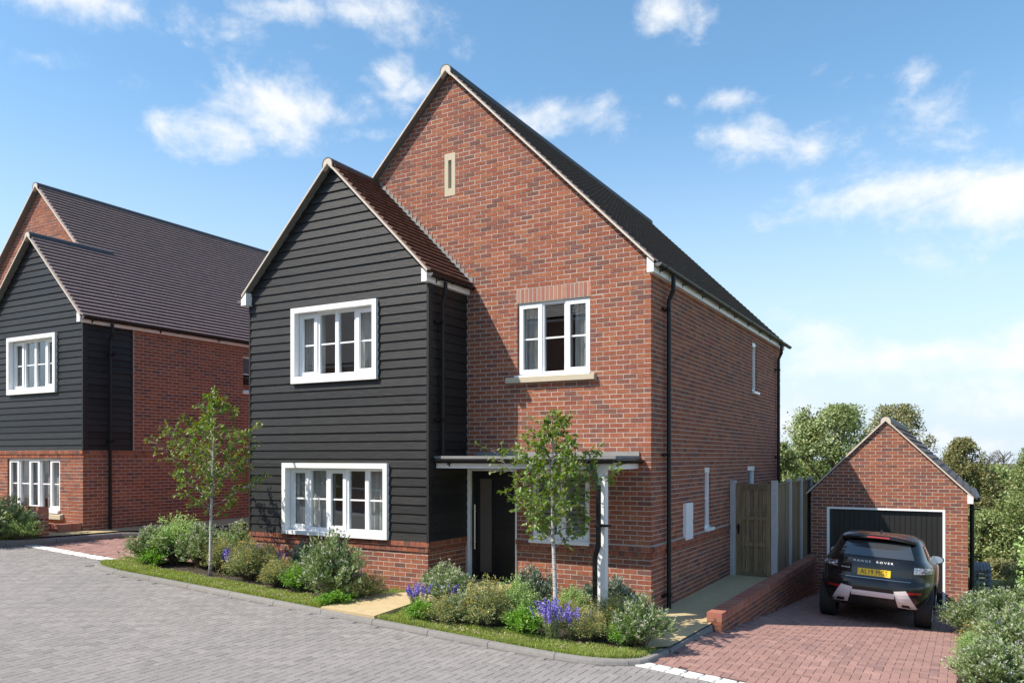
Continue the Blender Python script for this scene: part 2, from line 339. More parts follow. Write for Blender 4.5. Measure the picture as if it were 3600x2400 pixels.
# ---- countable pieces: the largest in view become objects of their own, the rest one joined part
PIECES = []
class Pieces:
    def __init__(s, name, mat, parent, rest_name, limit=300, rest_kind=True):
        s.name = name; s.mat = mat; s.parent = parent; s.rest = rest_name; s.limit = limit; s.items = []; s.cache = {}; PIECES.append(s)
    def add(s, vs, fs, key=None, size=None):
        s.items.append(([Vector(v) for v in vs], fs, key))
    def from_mb(s, mb, key=None): s.add(mb.v, mb.f, key)
    def finish(s, dg):
        sc = []
        for i, (vs, fs, key) in enumerate(s.items):
            ps = [proj(v) for v in vs]
            if min(p[2] for p in ps) < .2: continue
            x0 = min(p[0] for p in ps); x1 = max(p[0] for p in ps); y0 = min(p[1] for p in ps); y1 = max(p[1] for p in ps)
            if x1 < 4 or x0 > 3596 or y1 < 4 or y0 > 2396: continue
            cut = max(0, -x0)+max(0, x1-3600)+max(0, -y0)+max(0, y1-2400)
            sc.append((-(x1-x0)*(y1-y0)+cut*30, i))
        sc.sort(); pick = []; org = ROOT.get(s.parent.name, Vector())
        for _, i in sc:
            if len(pick) >= s.limit: break
            vs = s.items[i][0]; c = sum(vs, Vector())/len(vs); near = min(vs, key=lambda v: (v-CAM).length); seen = 0
            for tgt in (c, c*.5+near*.5):
                d = tgt-CAM; dist = d.length
                if proj(tgt)[0] < 2 or proj(tgt)[0] > 3598 or proj(tgt)[1] > 2398: continue
                hit, loc, *_ = scene.ray_cast(dg, CAM, d.normalized(), distance=dist+.5)
                if not hit or (loc-CAM).length > dist-.07: seen += 1
            if seen >= 1: pick.append(i)
        ps = set(pick); mat = MATS[s.mat]
        for i in pick:
            vs, fs, key = s.items[i]; c = sum(vs, Vector())/len(vs)
            me = s.cache.get(key) if key else None
            if me is None:
                me = bpy.data.meshes.new(s.name); me.from_pydata([v-c for v in vs], [], fs); me.materials.append(mat); me.update()
                if key: s.cache[key] = me
            o = bpy.data.objects.new(s.name, me); COL.objects.link(o); o.parent = s.parent; o.location = c-org
        rest = [t for i, t in enumerate(s.items) if i not in ps]
        if rest:
            mb = MB()
            for vs, fs, _ in rest: mb.add(vs, fs)
            mb.build(s.rest, s.mat, s.parent, org, kind='stuff')
pmat('car_glass_dark', (.04, .045, .05), rough=.05, spec=.8, coat=1.0)
pmat('car_trim_gloss', (.006, .006, .007), rough=.1, spec=.5, coat=.3)
pmat('mirror', (.45, .47, .5), rough=.05, metal=1)
pmat('chrome_dark', (.25, .25, .25), rough=.2, metal=1)
pmat('lamp_clear_dark', (.35, .34, .35), rough=.12, metal=.7, coat=1.0)
# ------------------------------------------------------------------ building helpers
def front(y): return Fr((0, y, 0), (1, 0, 0), (0, -1, 0))       # wall facing the street: u = x
def side(x, sgn=1): return Fr((x, 0, 0), (0, 1, 0), (sgn, 0, 0))   # wall facing +x: u = y
BL, BH, BG = .225, .075, .0125
def wall_backing(parent, fr, outer, holes, depth=.1, name='brick_wall', mat='mortar'):
    mb = MB(fr); u0 = min(p[0] for p in outer); u1 = max(p[0] for p in outer); v0 = min(p[1] for p in outer); v1 = max(p[1] for p in outer)
    v = v0; ar = sum(outer[i-1][0]*outer[i][1]-outer[i][0]*outer[i-1][1] for i in range(len(outer)))
    if ar < 0: outer = outer[::-1]
    while v < v1-1e-6:
        for r in sub_rects((u0, u1, v, min(v+.3, v1)), holes):
            q = clip_poly([(r[0], r[2]), (r[1], r[2]), (r[1], r[3]), (r[0], r[3])], outer)
            if len(q) >= 3 and area(q) > 1e-5: mb.prism(q, -depth, 0)
        v += .3
    return mb.build(name, mat, parent)
def lay_bricks(pc, fr, outer, holes, u_ref=0.0, phase=0, z_ref=0.0, header=False, proud=.0025, rows=None, jamb=()):
    """stretcher bond clipped to the wall's outline and openings, each brick a little proud of the joints"""
    rnd = random.Random(hash((round(u_ref, 2), phase, round(z_ref, 2), len(outer))) & 0xffff)
    ar = sum(outer[i-1][0]*outer[i][1]-outer[i][0]*outer[i-1][1] for i in range(len(outer)))
    if ar < 0: outer = outer[::-1]
    u0 = min(p[0] for p in outer); u1 = max(p[0] for p in outer); v0 = min(p[1] for p in outer); v1 = max(p[1] for p in outer)
    L = .1125 if header else BL
    r0 = math.floor((v0-z_ref)/BH); r1 = math.ceil((v1-z_ref)/BH)
    big = [h for h in holes]
    for r in range(r0, r1):
        va = z_ref+r*BH; vb = va+BH-BG
        if vb < v0 or va > v1: continue
        off = u_ref+(((r+phase) % 2)*L/2)
        k0 = math.floor((u0-off)/L)-1; k1 = math.ceil((u1-off)/L)+1
        for k in range(k0, k1):
            a = off+k*L+BG/2; b = a+L-BG
            if b < u0 or a > u1: continue
            if abs(b-u1) < .008: b = u1
            if abs(a-u0) < .008: a = u0
            for q in sub_rects((a, b, va+BG/2, vb+BG/2), big):
                if q[1]-q[0] < .012 or q[3]-q[2] < .012: continue
                full = abs((q[1]-q[0])-(L-BG)) < 1e-5 and abs((q[3]-q[2])-(BH-BG)) < 1e-5
                poly = [(q[0], q[2]), (q[1], q[2]), (q[1], q[3]), (q[0], q[3])]
                if full and all(inside(p, outer) for p in poly):
                    j = rnd.uniform(-.0014, .0035)
                    mb = MB(fr); c = fr.p(0, 0, 0); mb.box(q[0]+rnd.uniform(0, .002), q[1], q[2], q[3], -.004, proud+j); key = None
                    vs = mb.v; pc.add(vs, mb.f, ('b', id(pc), round(fr.u.x, 2), round(fr.n.y, 2), L, int(j*800)) )
                    # shared mesh: same size, slightly different depth
                    continue
                poly = clip_poly(poly, outer)
                if len(poly) < 3 or area(poly) < 4e-4: continue
                mb = MB(fr); mb.prism(poly, -.004, proud+rnd.uniform(-.0012, .0032)); pc.add(mb.v, mb.f)
def inside(p, outer):
    for i in range(len(outer)):
        (x0, y0), (x1, y1) = outer[i-1], outer[i]
        if (x1-x0)*(p[1]-y0)-(y1-y0)*(p[0]-x0) < -1e-9: return False
    return True
def jamb_bricks(pc, fr, hole, depth, z_ref=0.0, right=True, left=True, head=False):
    """the brick reveals of an opening"""
    a, b, c, d = hole; r = math.ceil((c-z_ref)/BH)
    while z_ref+r*BH+BH-BG < d:
        va = z_ref+r*BH+BG/2; vb = va+BH-BG
        for on, u in ((left, a), (right, b)):
            if on:
                s = .003; mb = MB(fr); mb.box(u-s if u == b else u-.002, u+.002 if u == b else u+s, va, vb, -depth, -.002); pc.add(mb.v, mb.f)
        r += 1
def window(parent, fr, rect, n, rec=.06, cas=(), bars=(.5,), mull=.075, outer=.045, sashw=.042, sill=None, sill_over=.0, base_h=.06):
    """rect (u0,u1,v0,v1) of the frame; frame face at n=-rec; cas = lights that open (their own sash frame)"""
    u0, u1, v0, v1 = rect; mb = MB(fr); f = -rec
    mb.box(u0, u0+outer, v0, v1, f-.07, f); mb.box(u1-outer, u1, v0, v1, f-.07, f)
    mb.box(u0+outer, u1-outer, v1-outer, v1, f-.07, f); mb.box(u0+outer, u1-outer, v0, v0+base_h, f-.07, f)
    w = (u1-u0-2*outer-(n-1)*mull)/n; lights = []
    for i in range(n):
        a = u0+outer+i*(w+mull); lights.append((a, a+w, v0+base_h, v1-outer))
        if i: mb.box(a-mull, a, v0+base_h, v1-outer, f-.07, f)
    win = mb.build('window', 'white_upvc', parent)
    for i, (a, b, c, d) in enumerate(lights):
        if i in cas:
            e = .03; s = sashw; sm = MB(fr); g = f+.018
            A, B, C_, D_ = a-e, b+e, c-e, d+e
            sm.box(A, A+s+e, C_, D_, f-.03, g); sm.box(B-s-e, B, C_, D_, f-.03, g); sm.box(A+s+e, B-s-e, D_-s-e, D_, f-.03, g); sm.box(A+s+e, B-s-e, C_, C_+s+e, f-.03, g)
            sm.build('casement', 'white_upvc', win); a, b, c, d = a+s, b-s, c+s, d-s
        gl = MB(fr); gl.box(a-.006, b+.006, c-.006, d+.006, f-.045, f-.040); gl.build('glass_pane', 'glass', win)
        for t in bars:
            vb = c+(d-c)*t; bm_ = MB(fr); bm_.box(a-.003, b+.003, vb-.013, vb+.013, f-.05, f-.022); bm_.build('glazing_bar', 'white_upvc', win)
    if sill:
        sm = MB(fr); sm.prism_side = None
        sm.box(u0-sill_over, u1+sill_over, v0-.035, v0+.002, f-.06, sill); sm.build('window_sill', 'white_upvc', win)
    return win, lights
def surround(parent, fr, rect, w, depth, mat='white_paint', bottom=True, back=-.09, wb=None):
    u0, u1, v0, v1 = rect; mb = MB(fr); wb = wb or w
    mb.box(u0, u0+w, v0, v1, back, depth); mb.box(u1-w, u1, v0, v1, back, depth); mb.box(u0+w, u1-w, v1-w, v1, back, depth)
    if bottom: mb.box(u0+w, u1-w, v0, v0+wb, back, depth)
    return mb.build('window_surround', mat, parent)
def curtain(fr, u0, u1, v0, v1, n, label, group='curtains inside the windows', mat='curtain', folds=5, amp=.035):
    mb = MB(fr); k = folds*8; vs = []; fs = []
    for i in range(k+1):
        t = i/k; u = u0+(u1-u0)*t; d = n+amp*math.sin(t*folds*2*math.pi)+.012*math.sin(t*17)
        vs += [fr.p(u, v0, d), fr.p(u, v1, d*.5+n*.5)]
    for i in range(k): fs.append((2*i, 2*i+2, 2*i+3, 2*i+1))
    mb.add(vs, fs); o = mb.build('curtain', mat, smooth=True); return tag(o, label, 'curtain', group)
def boards(parent, fr, outer, holes, pitch=.148, z0=1.04, name='weatherboard', mat='weatherboard', stag=0):
    """lapped boards, thick at the foot; each its own part, cut round the openings"""
    ar = sum(outer[i-1][0]*outer[i][1]-outer[i][0]*outer[i-1][1] for i in range(len(outer)))
    if ar < 0: outer = outer[::-1]
    u0 = min(p[0] for p in outer); u1 = max(p[0] for p in outer); v1 = max(p[1] for p in outer); v = z0
    while v < v1-.01:
        for q in sub_rects((u0, u1, v, v+pitch), holes):
            poly = clip_poly([(q[0], q[2]), (q[1], q[2]), (q[1], q[3]), (q[0], q[3])], outer)
            if len(poly) < 3 or area(poly) < 5e-4: continue
            mb = MB(fr); k = len(poly)
            jj = random.uniform(-.002, .002)
            th = lambda b: .034+jj-.022*(b-v)/pitch
            vs = [fr.p(a, b, 0) for a, b in poly]+[fr.p(a, b, th(b)) for a, b in poly]
            fs = [tuple(range(k)), tuple(range(2*k-1, k-1, -1))]+[(i, i+k, (i+1) % k+k, (i+1) % k) for i in range(k)]
            if fr.flip: fs = [f[::-1] for f in fs]
            mb.add(vs, fs); mb.build(name, mat, parent)
        v += pitch
def half_round(cx, cz, r, th=.006, a0=180, a1=360, k=10):
    o = [(cx+r*math.cos(RAD(a0+(a1-a0)*i/k)), cz+r*math.sin(RAD(a0+(a1-a0)*i/k))) for i in range(k+1)]
    q = [(cx+(r-th)*math.cos(RAD(a1-(a1-a0)*i/k)), cz+(r-th)*math.sin(RAD(a1-(a1-a0)*i/k))) for i in range(k+1)]
    return o, q
def gutter(parent, fr, cu, cv, r, n0, n1, cap0=True, cap1=True, brackets=1.0, joints=2.0, fascia_side=-1):
    """fr: u,v across, n along"""
    mb = MB(fr); k = 12
    for i in range(k):
        def pt(j, rr): a = RAD(180+180*j/k); return (cu+rr*math.cos(a), cv+rr*math.sin(a))
        mb.prism([pt(i, r), pt(i+1, r), pt(i+1, r-.006), pt(i, r-.006)], n0, n1)
    g = mb.build('gutter', 'black_plastic', parent)
    cap = [(cu+r*math.cos(RAD(180+18*i)), cv+r*math.sin(RAD(180+18*i))) for i in range(11)]
    c = MB(fr)
    if cap0: c.prism(cap, n0-.006, n0)
    if cap1: c.prism(cap, n1, n1+.006)
    if c.v: c.build('gutter_end', 'gutter_cap', g)
    s = n0+.25
    while s < n1-.1:
        b = MB(fr); fu = cu+fascia_side*r
        b.box(fu+fascia_side*.012, fu+.0, cv-.11, cv-.01, s-.012, s+.012); b.box(min(fu, cu), max(fu, cu), cv-r-.022, cv-r-.006, s-.012, s+.012)
        b.build('gutter_bracket', 'black_plastic', g); s += brackets
    s = n0+.3
    while s < n1:
        j = MB(fr)
        ring = [(cu+(r+.006)*math.cos(RAD(180+18*i)), cv+(r+.006)*math.sin(RAD(180+18*i))) for i in range(11)]
        j.prism(ring, s-.02, s+.02); j.build('gutter_union', 'black_plastic', g); s += joints
    return g
def downpipe(parent, path, r=.036, clips=()):
    mb = MB(); mb.tube(path, r, 12); d = mb.build('downpipe', 'black_plastic', parent, smooth=False)
    for c in clips:
        b = MB(); (x, y, z), (nx, ny) = c
        if nx: b.box(x-.09, x+.042, z-.02, z+.02, y-.045, y+.045); b.box(x-.09, x-.02, z-.018, z+.018, y-.16, y+.04)
        else: b.box(x-.045, x+.045, z-.02, z+.02, y-.042, y+.09); b.box(x-.04, x+.16, z-.016, z+.016, y-.004, y+.075)
        b.build('pipe_clip', 'black_plastic', d)
    return d
def roof_tiles(pc, O, U, S, Nn, uw, sl, w=.165, g=.133, u_off=0.0, tail=.026, head=.010, gap=.0035, jit=1.0):
    O, U, S, Nn = Vector(O), Vector(U), Vector(S), Vector(Nn); rnd = random.Random(5)
    rows = int(math.ceil(sl/g))
    for r in range(rows):
        s0 = r*g; s1 = min(s0+g, sl)
        if s1-s0 < .02: continue
        off = (r % 2)*w/2+u_off; k = int(uw/w)+2
        for i in range(-1, k):
            a = max(0, i*w+off); b = min(uw, (i+1)*w+off)
            if b-a < .02: continue
            j = rnd.uniform(-.003, .003)*jit; full = (abs(b-a-w) < 1e-6 and s1-s0 > g-1e-6)
            P = lambda u, s, n: O+U*u+S*s+Nn*n
            jj = round(j/.0015)*.0015
            vs = [P(a+gap, s0, 0), P(b-gap, s0, 0), P(b-gap, s1, 0), P(a+gap, s1, 0), P(a+gap, s0, tail+jj), P(b-gap, s0, tail+jj), P(b-gap, s1, head), P(a+gap, s1, head)]
            fs = [(4, 5, 6, 7), (0, 1, 5, 4), (1, 2, 6, 5), (3, 0, 4, 7)]
            pc.add(vs, fs, ('t', round(S.x, 2), jj) if full else None)
def ridge_row(parent, x, z, y0, y1, mat, r=.115, L=.45, name='ridge_tile', cap=True, capmat='verge_mortar'):
    y = y0
    while y < y1-.05:
        e = min(y+L, y1); mb = MB(); k = 12
        pts = [(x+r*math.cos(RAD(180-180*i/k)), z+r*math.sin(RAD(180-180*i/k))) for i in range(k+1)]
        pts = [(x-r, z-.07)]+pts+[(x+r, z-.07)]; rr = r-.016
        inn = [(x-rr, z-.07)]+[(x+rr*math.cos(RAD(180-180*i/k)), z+rr*math.sin(RAD(180-180*i/k))) for i in range(k+1)]+[(x+rr, z-.07)]
        for i in range(len(pts)-1): mb.prism([pts[i], pts[i+1], inn[i+1], inn[i]], y+.003, e-.003)
        mb.build(name, mat, parent); y += L
    if cap:
        k = 12; rr = r-.017; mb = MB()
        pts = [(x-rr, z-.1)]+[(x+rr*math.cos(RAD(180-180*i/k)), z+rr*math.sin(RAD(180-180*i/k))) for i in range(k+1)]+[(x+rr, z-.1), (x, z+.0)]
        mb.prism(pts, y0+.006, y0+.08); mb.build('ridge_bedding', capmat, parent)
R2 = math.sqrt(.5)
def gable_roof(parent, xr, zr, half, y0, y1, tilemat, ridgemat, pcR=None, pcL=None, over=.12, ridge_y1=None, tile_y=None, verge_front=True, th=.03, tiles_left_stuff=True, name='roof'):
    """45 degree roof with ridge along y. zr = underside of the deck at the ridge; half = half width to the eave end"""
    d = MB()
    for sg in (-1, 1):
        xe = xr+sg*half; ze = zr-half
        d.prism([(xr, zr), (xe, ze), (xe, ze+th), (xr, zr+th)] if sg > 0 else [(xr, zr), (xr, zr+th), (xe, ze+th), (xe, ze)], y0+.012, y1)
    rf = d.build(name, 'under_soffit', parent)
    v = MB()
    for sg in (-1, 1):
        xe = xr+sg*half; ze = zr-half
        v.prism([(xr, zr+.002), (xe, ze+.002), (xe, ze+th+.012), (xr, zr+th+.012)], y0, y0+.05)
    v.build('verge_strip', 'verge_mortar', rf)
    return rf
def stuff_rows(parent, xr, zr, half, y0, y1, mat, sg, g=.133, th=.03, name='roof_tiling'):
    mb = MB(); n = int(half*math.sqrt(2)/g)
    for i in range(n):
        a = half-i*g*R2; b = a-g*R2
        za = zr-a+th; zb = zr-b+th
        mb.prism([(xr+sg*a, za), (xr+sg*(a+.02), za+.02), (xr+sg*(b+.007), zb+.007), (xr+sg*b, zb)], y0, y1)
    return mb.build(name, mat, parent, kind='stuff')
def stone_sill(parent, fr, u0, u1, v0, v1, proj_):
    mb = MB(fr); mb.prism_ = 0
    vs = [fr.p(u0, v0, -.05), fr.p(u1, v0, -.05), fr.p(u1, v0, proj_), fr.p(u0, v0, proj_), fr.p(u0, v1, -.05), fr.p(u1, v1, -.05), fr.p(u1, v1-.03, proj_), fr.p(u0, v1-.03, proj_)]
    fs = [(0, 3, 2, 1), (4, 5, 6, 7), (0, 1, 5, 4), (1, 2, 6, 5), (2, 3, 7, 6), (3, 0, 4, 7)]
    mb.add(vs, fs); return mb.build('stone_sill', 'stone', parent)
def room(parent, fr, u0, u1, v0, v1, n0, n1, mat='room'):
    """walls, floor and ceiling of the room behind a window, open to the window"""
    mb = MB(fr); P = fr.p
    for a in ((P(u0, v0, n0), P(u0, v1, n0), P(u0, v1, n1), P(u0, v0, n1)), (P(u1, v0, n0), P(u1, v1, n0), P(u1, v1, n1), P(u1, v0, n1)),
              (P(u0, v0, n0), P(u1, v0, n0), P(u1, v0, n1), P(u0, v0, n1)), (P(u0, v1, n0), P(u1, v1, n0), P(u1, v1, n1), P(u0, v1, n1)), (P(u0, v0, n1), P(u1, v0, n1), P(u1, v1, n1), P(u0, v1, n1))):
        mb.quad(*a)
    return mb.build('room_lining', mat, parent)
# ------------------------------------------------------------------ ground levels
def G(x, y=0):
    """kerb-top level of the estate: falls gently from left to right"""
    if x > 6: return -.057*6-.02*(min(x, 40)-6)
    return -.057*max(x, -40)
def drive_off(y): return -.05-max(0, y+.6)*.0725 if y < 8.2 else -.05-8.8*.0725
def DRV(x, y): return G(x)+drive_off(y)
def far_ground(x, y):
    z = G(x)-.13
    if x > -1 and y > -4: z = min(z, DRV(min(x, 6), y)-.05-.12*max(0, min(1, (x-4.2)/6)))
    d = math.hypot(x-1, y-4)
    if y > 10: z -= .045*min(y-10, 60)
    return z
def grid_sheet(name, xs, ys, zf, mat, inside_f=None):
    vs = [Vector((x, y, zf(x, y))) for y in ys for x in xs]; nx = len(xs); fs = []
    for j in range(len(ys)-1):
        for i in range(nx-1):
            if inside_f and not inside_f((xs[i]+xs[i+1])/2, (ys[j]+ys[j+1])/2): continue
            fs.append((j*nx+i, j*nx+i+1, (j+1)*nx+i+1, (j+1)*nx+i))
    mb = MB(); mb.add(vs, fs); o = mb.build(name, mat); return struct(o)
def span(a, b, n): return [a+(b-a)*i/n for i in range(n+1)]
xs = [-900, -400, -180, -90, -60]+span(-40, 40, 80)+[60, 90, 180, 400, 900]
ys = [-900, -400, -180, -90, -50]+span(-32, 60, 92)+[90, 180, 400, 900]
grid_sheet('ground', xs, ys, far_ground, 'field')

def poly_sheet(name, pts, zf, mat, cell=.5, parent=None):
    """flat sheet following zf, cut to a polygon"""
    bm = bmesh.new(); vs = [bm.verts.new((x, y, 0)) for x, y in pts]; f = bm.faces.new(vs)
    x0 = min(p[0] for p in pts); x1 = max(p[0] for p in pts); y0 = min(p[1] for p in pts); y1 = max(p[1] for p in pts)
    for ax, lo, hi in (((1, 0, 0), x0, x1), ((0, 1, 0), y0, y1)):
        t = lo+cell
        while t < hi:
            bmesh.ops.bisect_plane(bm, geom=bm.verts[:]+bm.edges[:]+bm.faces[:], plane_co=Vector(ax)*t, plane_no=ax); t += cell
    for v in bm.verts: v.co.z = zf(v.co.x, v.co.y)
    bmesh.ops.recalc_face_normals(bm, faces=bm.faces[:])
    if bm.faces[:] and sum(fc.normal.z for fc in bm.faces) < 0: bmesh.ops.reverse_faces(bm, faces=bm.faces[:])
    me = bpy.data.meshes.new(name); bm.to_mesh(me); bm.free(); me.materials.append(MATS[mat])
    o = bpy.data.objects.new(name, me); COL.objects.link(o)
    if parent: o.parent = parent; ROOT[o.name] = Vector()
    return o
ROADZ = lambda x, y: G(x)-.062
road = struct(poly_sheet('road', [(-60, -9.2), (9, -9.2), (14, -3.2), (14, -2.42), (1.95, -2.42), (.75, -2.42), (.45, -2.72), (.0, -2.84), (-.4, -2.90), (-8.7, -3.06), (-9.1, -2.85), (-9.1, -2.3), (-60, -2.3)], lambda x, y: ROADZ(x, y)-.011, 'joint_sand'))
road2 = struct(poly_sheet('road', [(9, -9.2), (-60, -9.2), (-60, -26), (9, -26)], lambda x, y: ROADZ(x, y)-.004, 'paver_grey', cell=2))

def herring(pc, x0, x1, y0, y1, keep, zf, L=.2, Wd=.1, th=.02, gap=.0035, ch=.004, ox=0, oy=0):
    """herringbone block paving: blocks along x and along y"""
    rnd = random.Random(3); a = Wd
    i0 = int(math.floor((x0-ox)/a))-4; i1 = int(math.ceil((x1-ox)/a))+4; j0 = int(math.floor((y0-oy)/a))-4; j1 = int(math.ceil((y1-oy)/a))+4
    for j in range(j0, j1):
        for i in range(i0, i1):
            m = (i-j) % 4
            if m == 0: rx, ry = 2, 1            # block along x covering (i,j),(i+1,j)
            elif m == 3: rx, ry = 1, 2          # block along y covering (i,j),(i,j+1)
            else: continue
            cx0 = ox+i*a; cy0 = oy+j*a; cx1 = cx0+rx*a; cy1 = cy0+ry*a
            if not keep((cx0+cx1)/2, (cy0+cy1)/2): continue
            t = rnd.uniform(-.0012, .0012); tx = rnd.uniform(-.004, .004); ty = rnd.uniform(-.004, .004)
            mx, my = (cx0+cx1)/2, (cy0+cy1)/2
            def V(x, y, dz): return Vector((x, y, zf(x, y)+dz+t+(x-mx)*tx+(y-my)*ty))
            g0, g1 = gap/2, gap/2+ch
            vs = [V(cx0+g0, cy0+g0, -th), V(cx1-g0, cy0+g0, -th), V(cx1-g0, cy1-g0, -th), V(cx0+g0, cy1-g0, -th),
                  V(cx0+g0, cy0+g0, -ch), V(cx1-g0, cy0+g0, -ch), V(cx1-g0, cy1-g0, -ch), V(cx0+g0, cy1-g0, -ch),
                  V(cx0+g1, cy0+g1, 0), V(cx1-g1, cy0+g1, 0), V(cx1-g1, cy1-g1, 0), V(cx0+g1, cy1-g1, 0)]
            fs = [(0, 1, 5, 4), (1, 2, 6, 5), (2, 3, 7, 6), (3, 0, 4, 7), (4, 5, 9, 8), (5, 6, 10, 9), (6, 7, 11, 10), (7, 4, 8, 11), (8, 9, 10, 11)]
            pc.add(vs, fs)
def pip(x, y, poly):
    c = False
    for i in range(len(poly)):
        (x0, y0), (x1, y1) = poly[i-1], poly[i]
        if (y0 > y) != (y1 > y) and x < (x1-x0)*(y-y0)/(y1-y0)+x0: c = not c
    return c
# kerb line of the verge in front of the house (road edge), left tip to right return
KERB = [(-9.08, -2.05), (-9.25, -2.35), (-9.36, -2.62), (-9.33, -2.82), (-9.2, -2.96), (-8.98, -3.06), (-8.42, -3.125), (-.75, -2.94), (-.2, -2.9), (.15, -2.83), (.42, -2.72), (.62, -2.58), (.78, -2.40), (.83, -2.1), (.86, -1.7)]
VERGE = KERB+[(.90, 0.0), (-3.3, 0), (-3.3, -1.16), (-7.3, -1.16), (-7.62, -1.16), (-7.62, -1.6)]
ROADPOLY = [(-19, -9.2), (6, -9.2), (6, -2.62), (1.0, -2.50), (.78, -2.42), (.45, -2.72), (.0, -2.86), (-.4, -2.95), (-8.6, -3.14), (-9.3, -2.95), (-9.45, -2.65), (-9.3, -2.44), (-12.2, -2.52), (-12.3, -2.9), (-13, -3.22), (-15, -3.97), (-19, -5.62)]
pv_road = Pieces('paver', 'paver_grey', road, 'block_paving')
def in_view(x, y, z=0, pad=150):
    p = proj((x, y, z)); return p[2] > .5 and -pad < p[0] < 3600+pad and p[1] < 2400+pad
herring(pv_road, -19, 6, -9.2, -2.2, lambda x, y: pip(x, y, ROADPOLY) and in_view(x, y, ROADZ(x, y)), ROADZ)
# right driveway
DRIVE = [(.80, -2.26), (.86, -1.7), (.92, 0), (1.06, .1), (1.19, 8.2), (4.25, 8.2), (4.08, 7.9), (4.06, 3.5), (4.05, -2.36)]
drive = struct(poly_sheet('driveway', [(.72, -2.3), (.82, -1.7), (.86, .05), (1.02, .1), (1.17, 8.04), (4.3, 8.04), (4.2, 6.5), (4.15, 3.5), (4.15, 0), (4.15, -2.4)], lambda x, y: DRV(x, y)-.011, 'joint_red'))
pv_drive = Pieces('paver', 'paver_red', drive, 'block_paving')
herring(pv_drive, .7, 4.4, -2.4, 8.1, lambda x, y: pip(x, y, DRIVE), DRV, ox=.05, oy=.02)
# left driveway between the houses
LDZ = lambda x, y: G(x)-.055
LDRIVE = [(-12.1, -2.28), (-9.22, -2.22), (-9.06, -2.0), (-7.72, -1.5), (-7.72, 12), (-11.3, 12), (-11.3, .9), (-11.6, .15), (-11.94, -.6), (-12.03, -1.6)]
ldrive = struct(poly_sheet('driveway', [(-12.2, -2.30), (-9.15, -2.24), (-9.0, -2.0), (-7.6, -1.45), (-7.45, 12), (-11.35, 12), (-11.4, .9), (-12.0, -.6), (-12.1, -1.6)], lambda x, y: LDZ(x, y)-.02, 'joint_red'))
pv_l = Pieces('paver', 'paver_red', ldrive, 'block_paving')
herring(pv_l, -13, -7.6, -2.3, 8, lambda x, y: pip(x, y, LDRIVE), LDZ, ox=.03, oy=.05)
# granite setts at the foot of each drive
def setts(parent_name, a, b, zf, n, rows=2, w=.205, d=.115):
    mb = MB(); ax, ay = a; bx, by = b; L = math.hypot(bx-ax, by-ay); t = Vector(((bx-ax)/L, (by-ay)/L, 0)); nrm = Vector((-t.y, t.x, 0))
    base = []
    bed = poly_sheet(parent_name, [(ax-.02*t.x, ay-.02*t.y), (bx, by), (bx+nrm.x*(rows*d+.02), by+nrm.y*(rows*d+.02)), (ax+nrm.x*(rows*d+.02), ay+nrm.y*(rows*d+.02))], lambda x, y: zf(x, y)-.014, 'joint_sand'); struct(bed)
    pc = Pieces('sett', 'sett', bed, 'setts'); rnd = random.Random(11)
    for r in range(rows):
        s = 0
        while s < L:
            ww = w+rnd.uniform(-.02, .02); 
            p0 = Vector((ax, ay, 0))+t*(s+.006)+nrm*(r*d+.008+.004); e = min(s+ww, L); p1 = Vector((ax, ay, 0))+t*(e-.006)+nrm*(r*d+.012); h = d-.014
            c = [p0, p1, p1+nrm*h, p0+nrm*h]; jt = rnd.uniform(0, .005)
            ctr = sum(c, Vector())/4
            low = [Vector((q.x, q.y, zf(q.x, q.y)-.02)) for q in c]; mid = [Vector((q.x, q.y, zf(q.x, q.y)-.004+jt)) for q in c]
            top = [Vector((q.x*.86+ctr.x*.14, q.y*.86+ctr.y*.14, zf(q.x, q.y)+.006+jt+rnd.uniform(0, .003))) for q in c]
            vs = low+mid+top; fs = []
            for k in range(4): fs += [(k, (k+1) % 4, (k+1) % 4+4, k+4), (k+4, (k+1) % 4+4, (k+1) % 4+8, k+8)]
            fs.append((8, 9, 10, 11)); pc.add(vs, fs); s += ww
setts('sett_strip', (.66, -2.515), (4.06, -2.68), lambda x, y: G(x)-.062, 16)
setts('sett_strip', (-12.2, -2.50), (-9.22, -2.43), lambda x, y: G(x)-.062, 16)
# kerb stones
def kerb_stones(parent, pts, zf, L=.914, w=.110, h=.14, rise=.0, batter=.034):
    """rounded concrete kerb swept along a line, cut into stones; pts run with the road on the right"""
    pc = Pieces('kerb_stone', 'kerb_concrete', parent, 'kerb_run'); P = [Vector((x, y, 0)) for x, y in pts]
    seg = [0]
    for i in range(1, len(P)): seg.append(seg[-1]+(P[i]-P[i-1]).length)
    def at(s):
        s = max(0, min(seg[-1]-1e-6, s))
        for i in range(1, len(P)):
            if s <= seg[i]: f = (s-seg[i-1])/(seg[i]-seg[i-1]); return P[i-1].lerp(P[i], f)
    def nrm(s):
        d = (at(s+.06)-at(s-.06)).normalized(); return Vector((-d.y, d.x, 0))
    prof = [(0, -h), (0, -.055), (.012, -.022), (batter*.7, -.004), (batter*1.1, 0), (w, 0), (w, -h)]
    s = 0
    while s < seg[-1]-.02:
        e = min(s+L, seg[-1]); m = max(1, int((e-s)/.15)); vs = []; fs = []; K = len(prof)
        for i in range(m+1):
            q = s+.004+(e-s-.008)*i/m; c = at(q); n = nrm(q)
            for (a, b) in prof: vs.append(Vector((c.x+n.x*a, c.y+n.y*a, zf(c.x, c.y)+b+rise)))
        for i in range(m):
            for k in range(K): fs.append((i*K+k, i*K+(k+1) % K, (i+1)*K+(k+1) % K, (i+1)*K+k))
        fs += [tuple(range(K-1, -1, -1)), tuple(range(m*K, m*K+K))]; pc.add(vs, fs); s = e
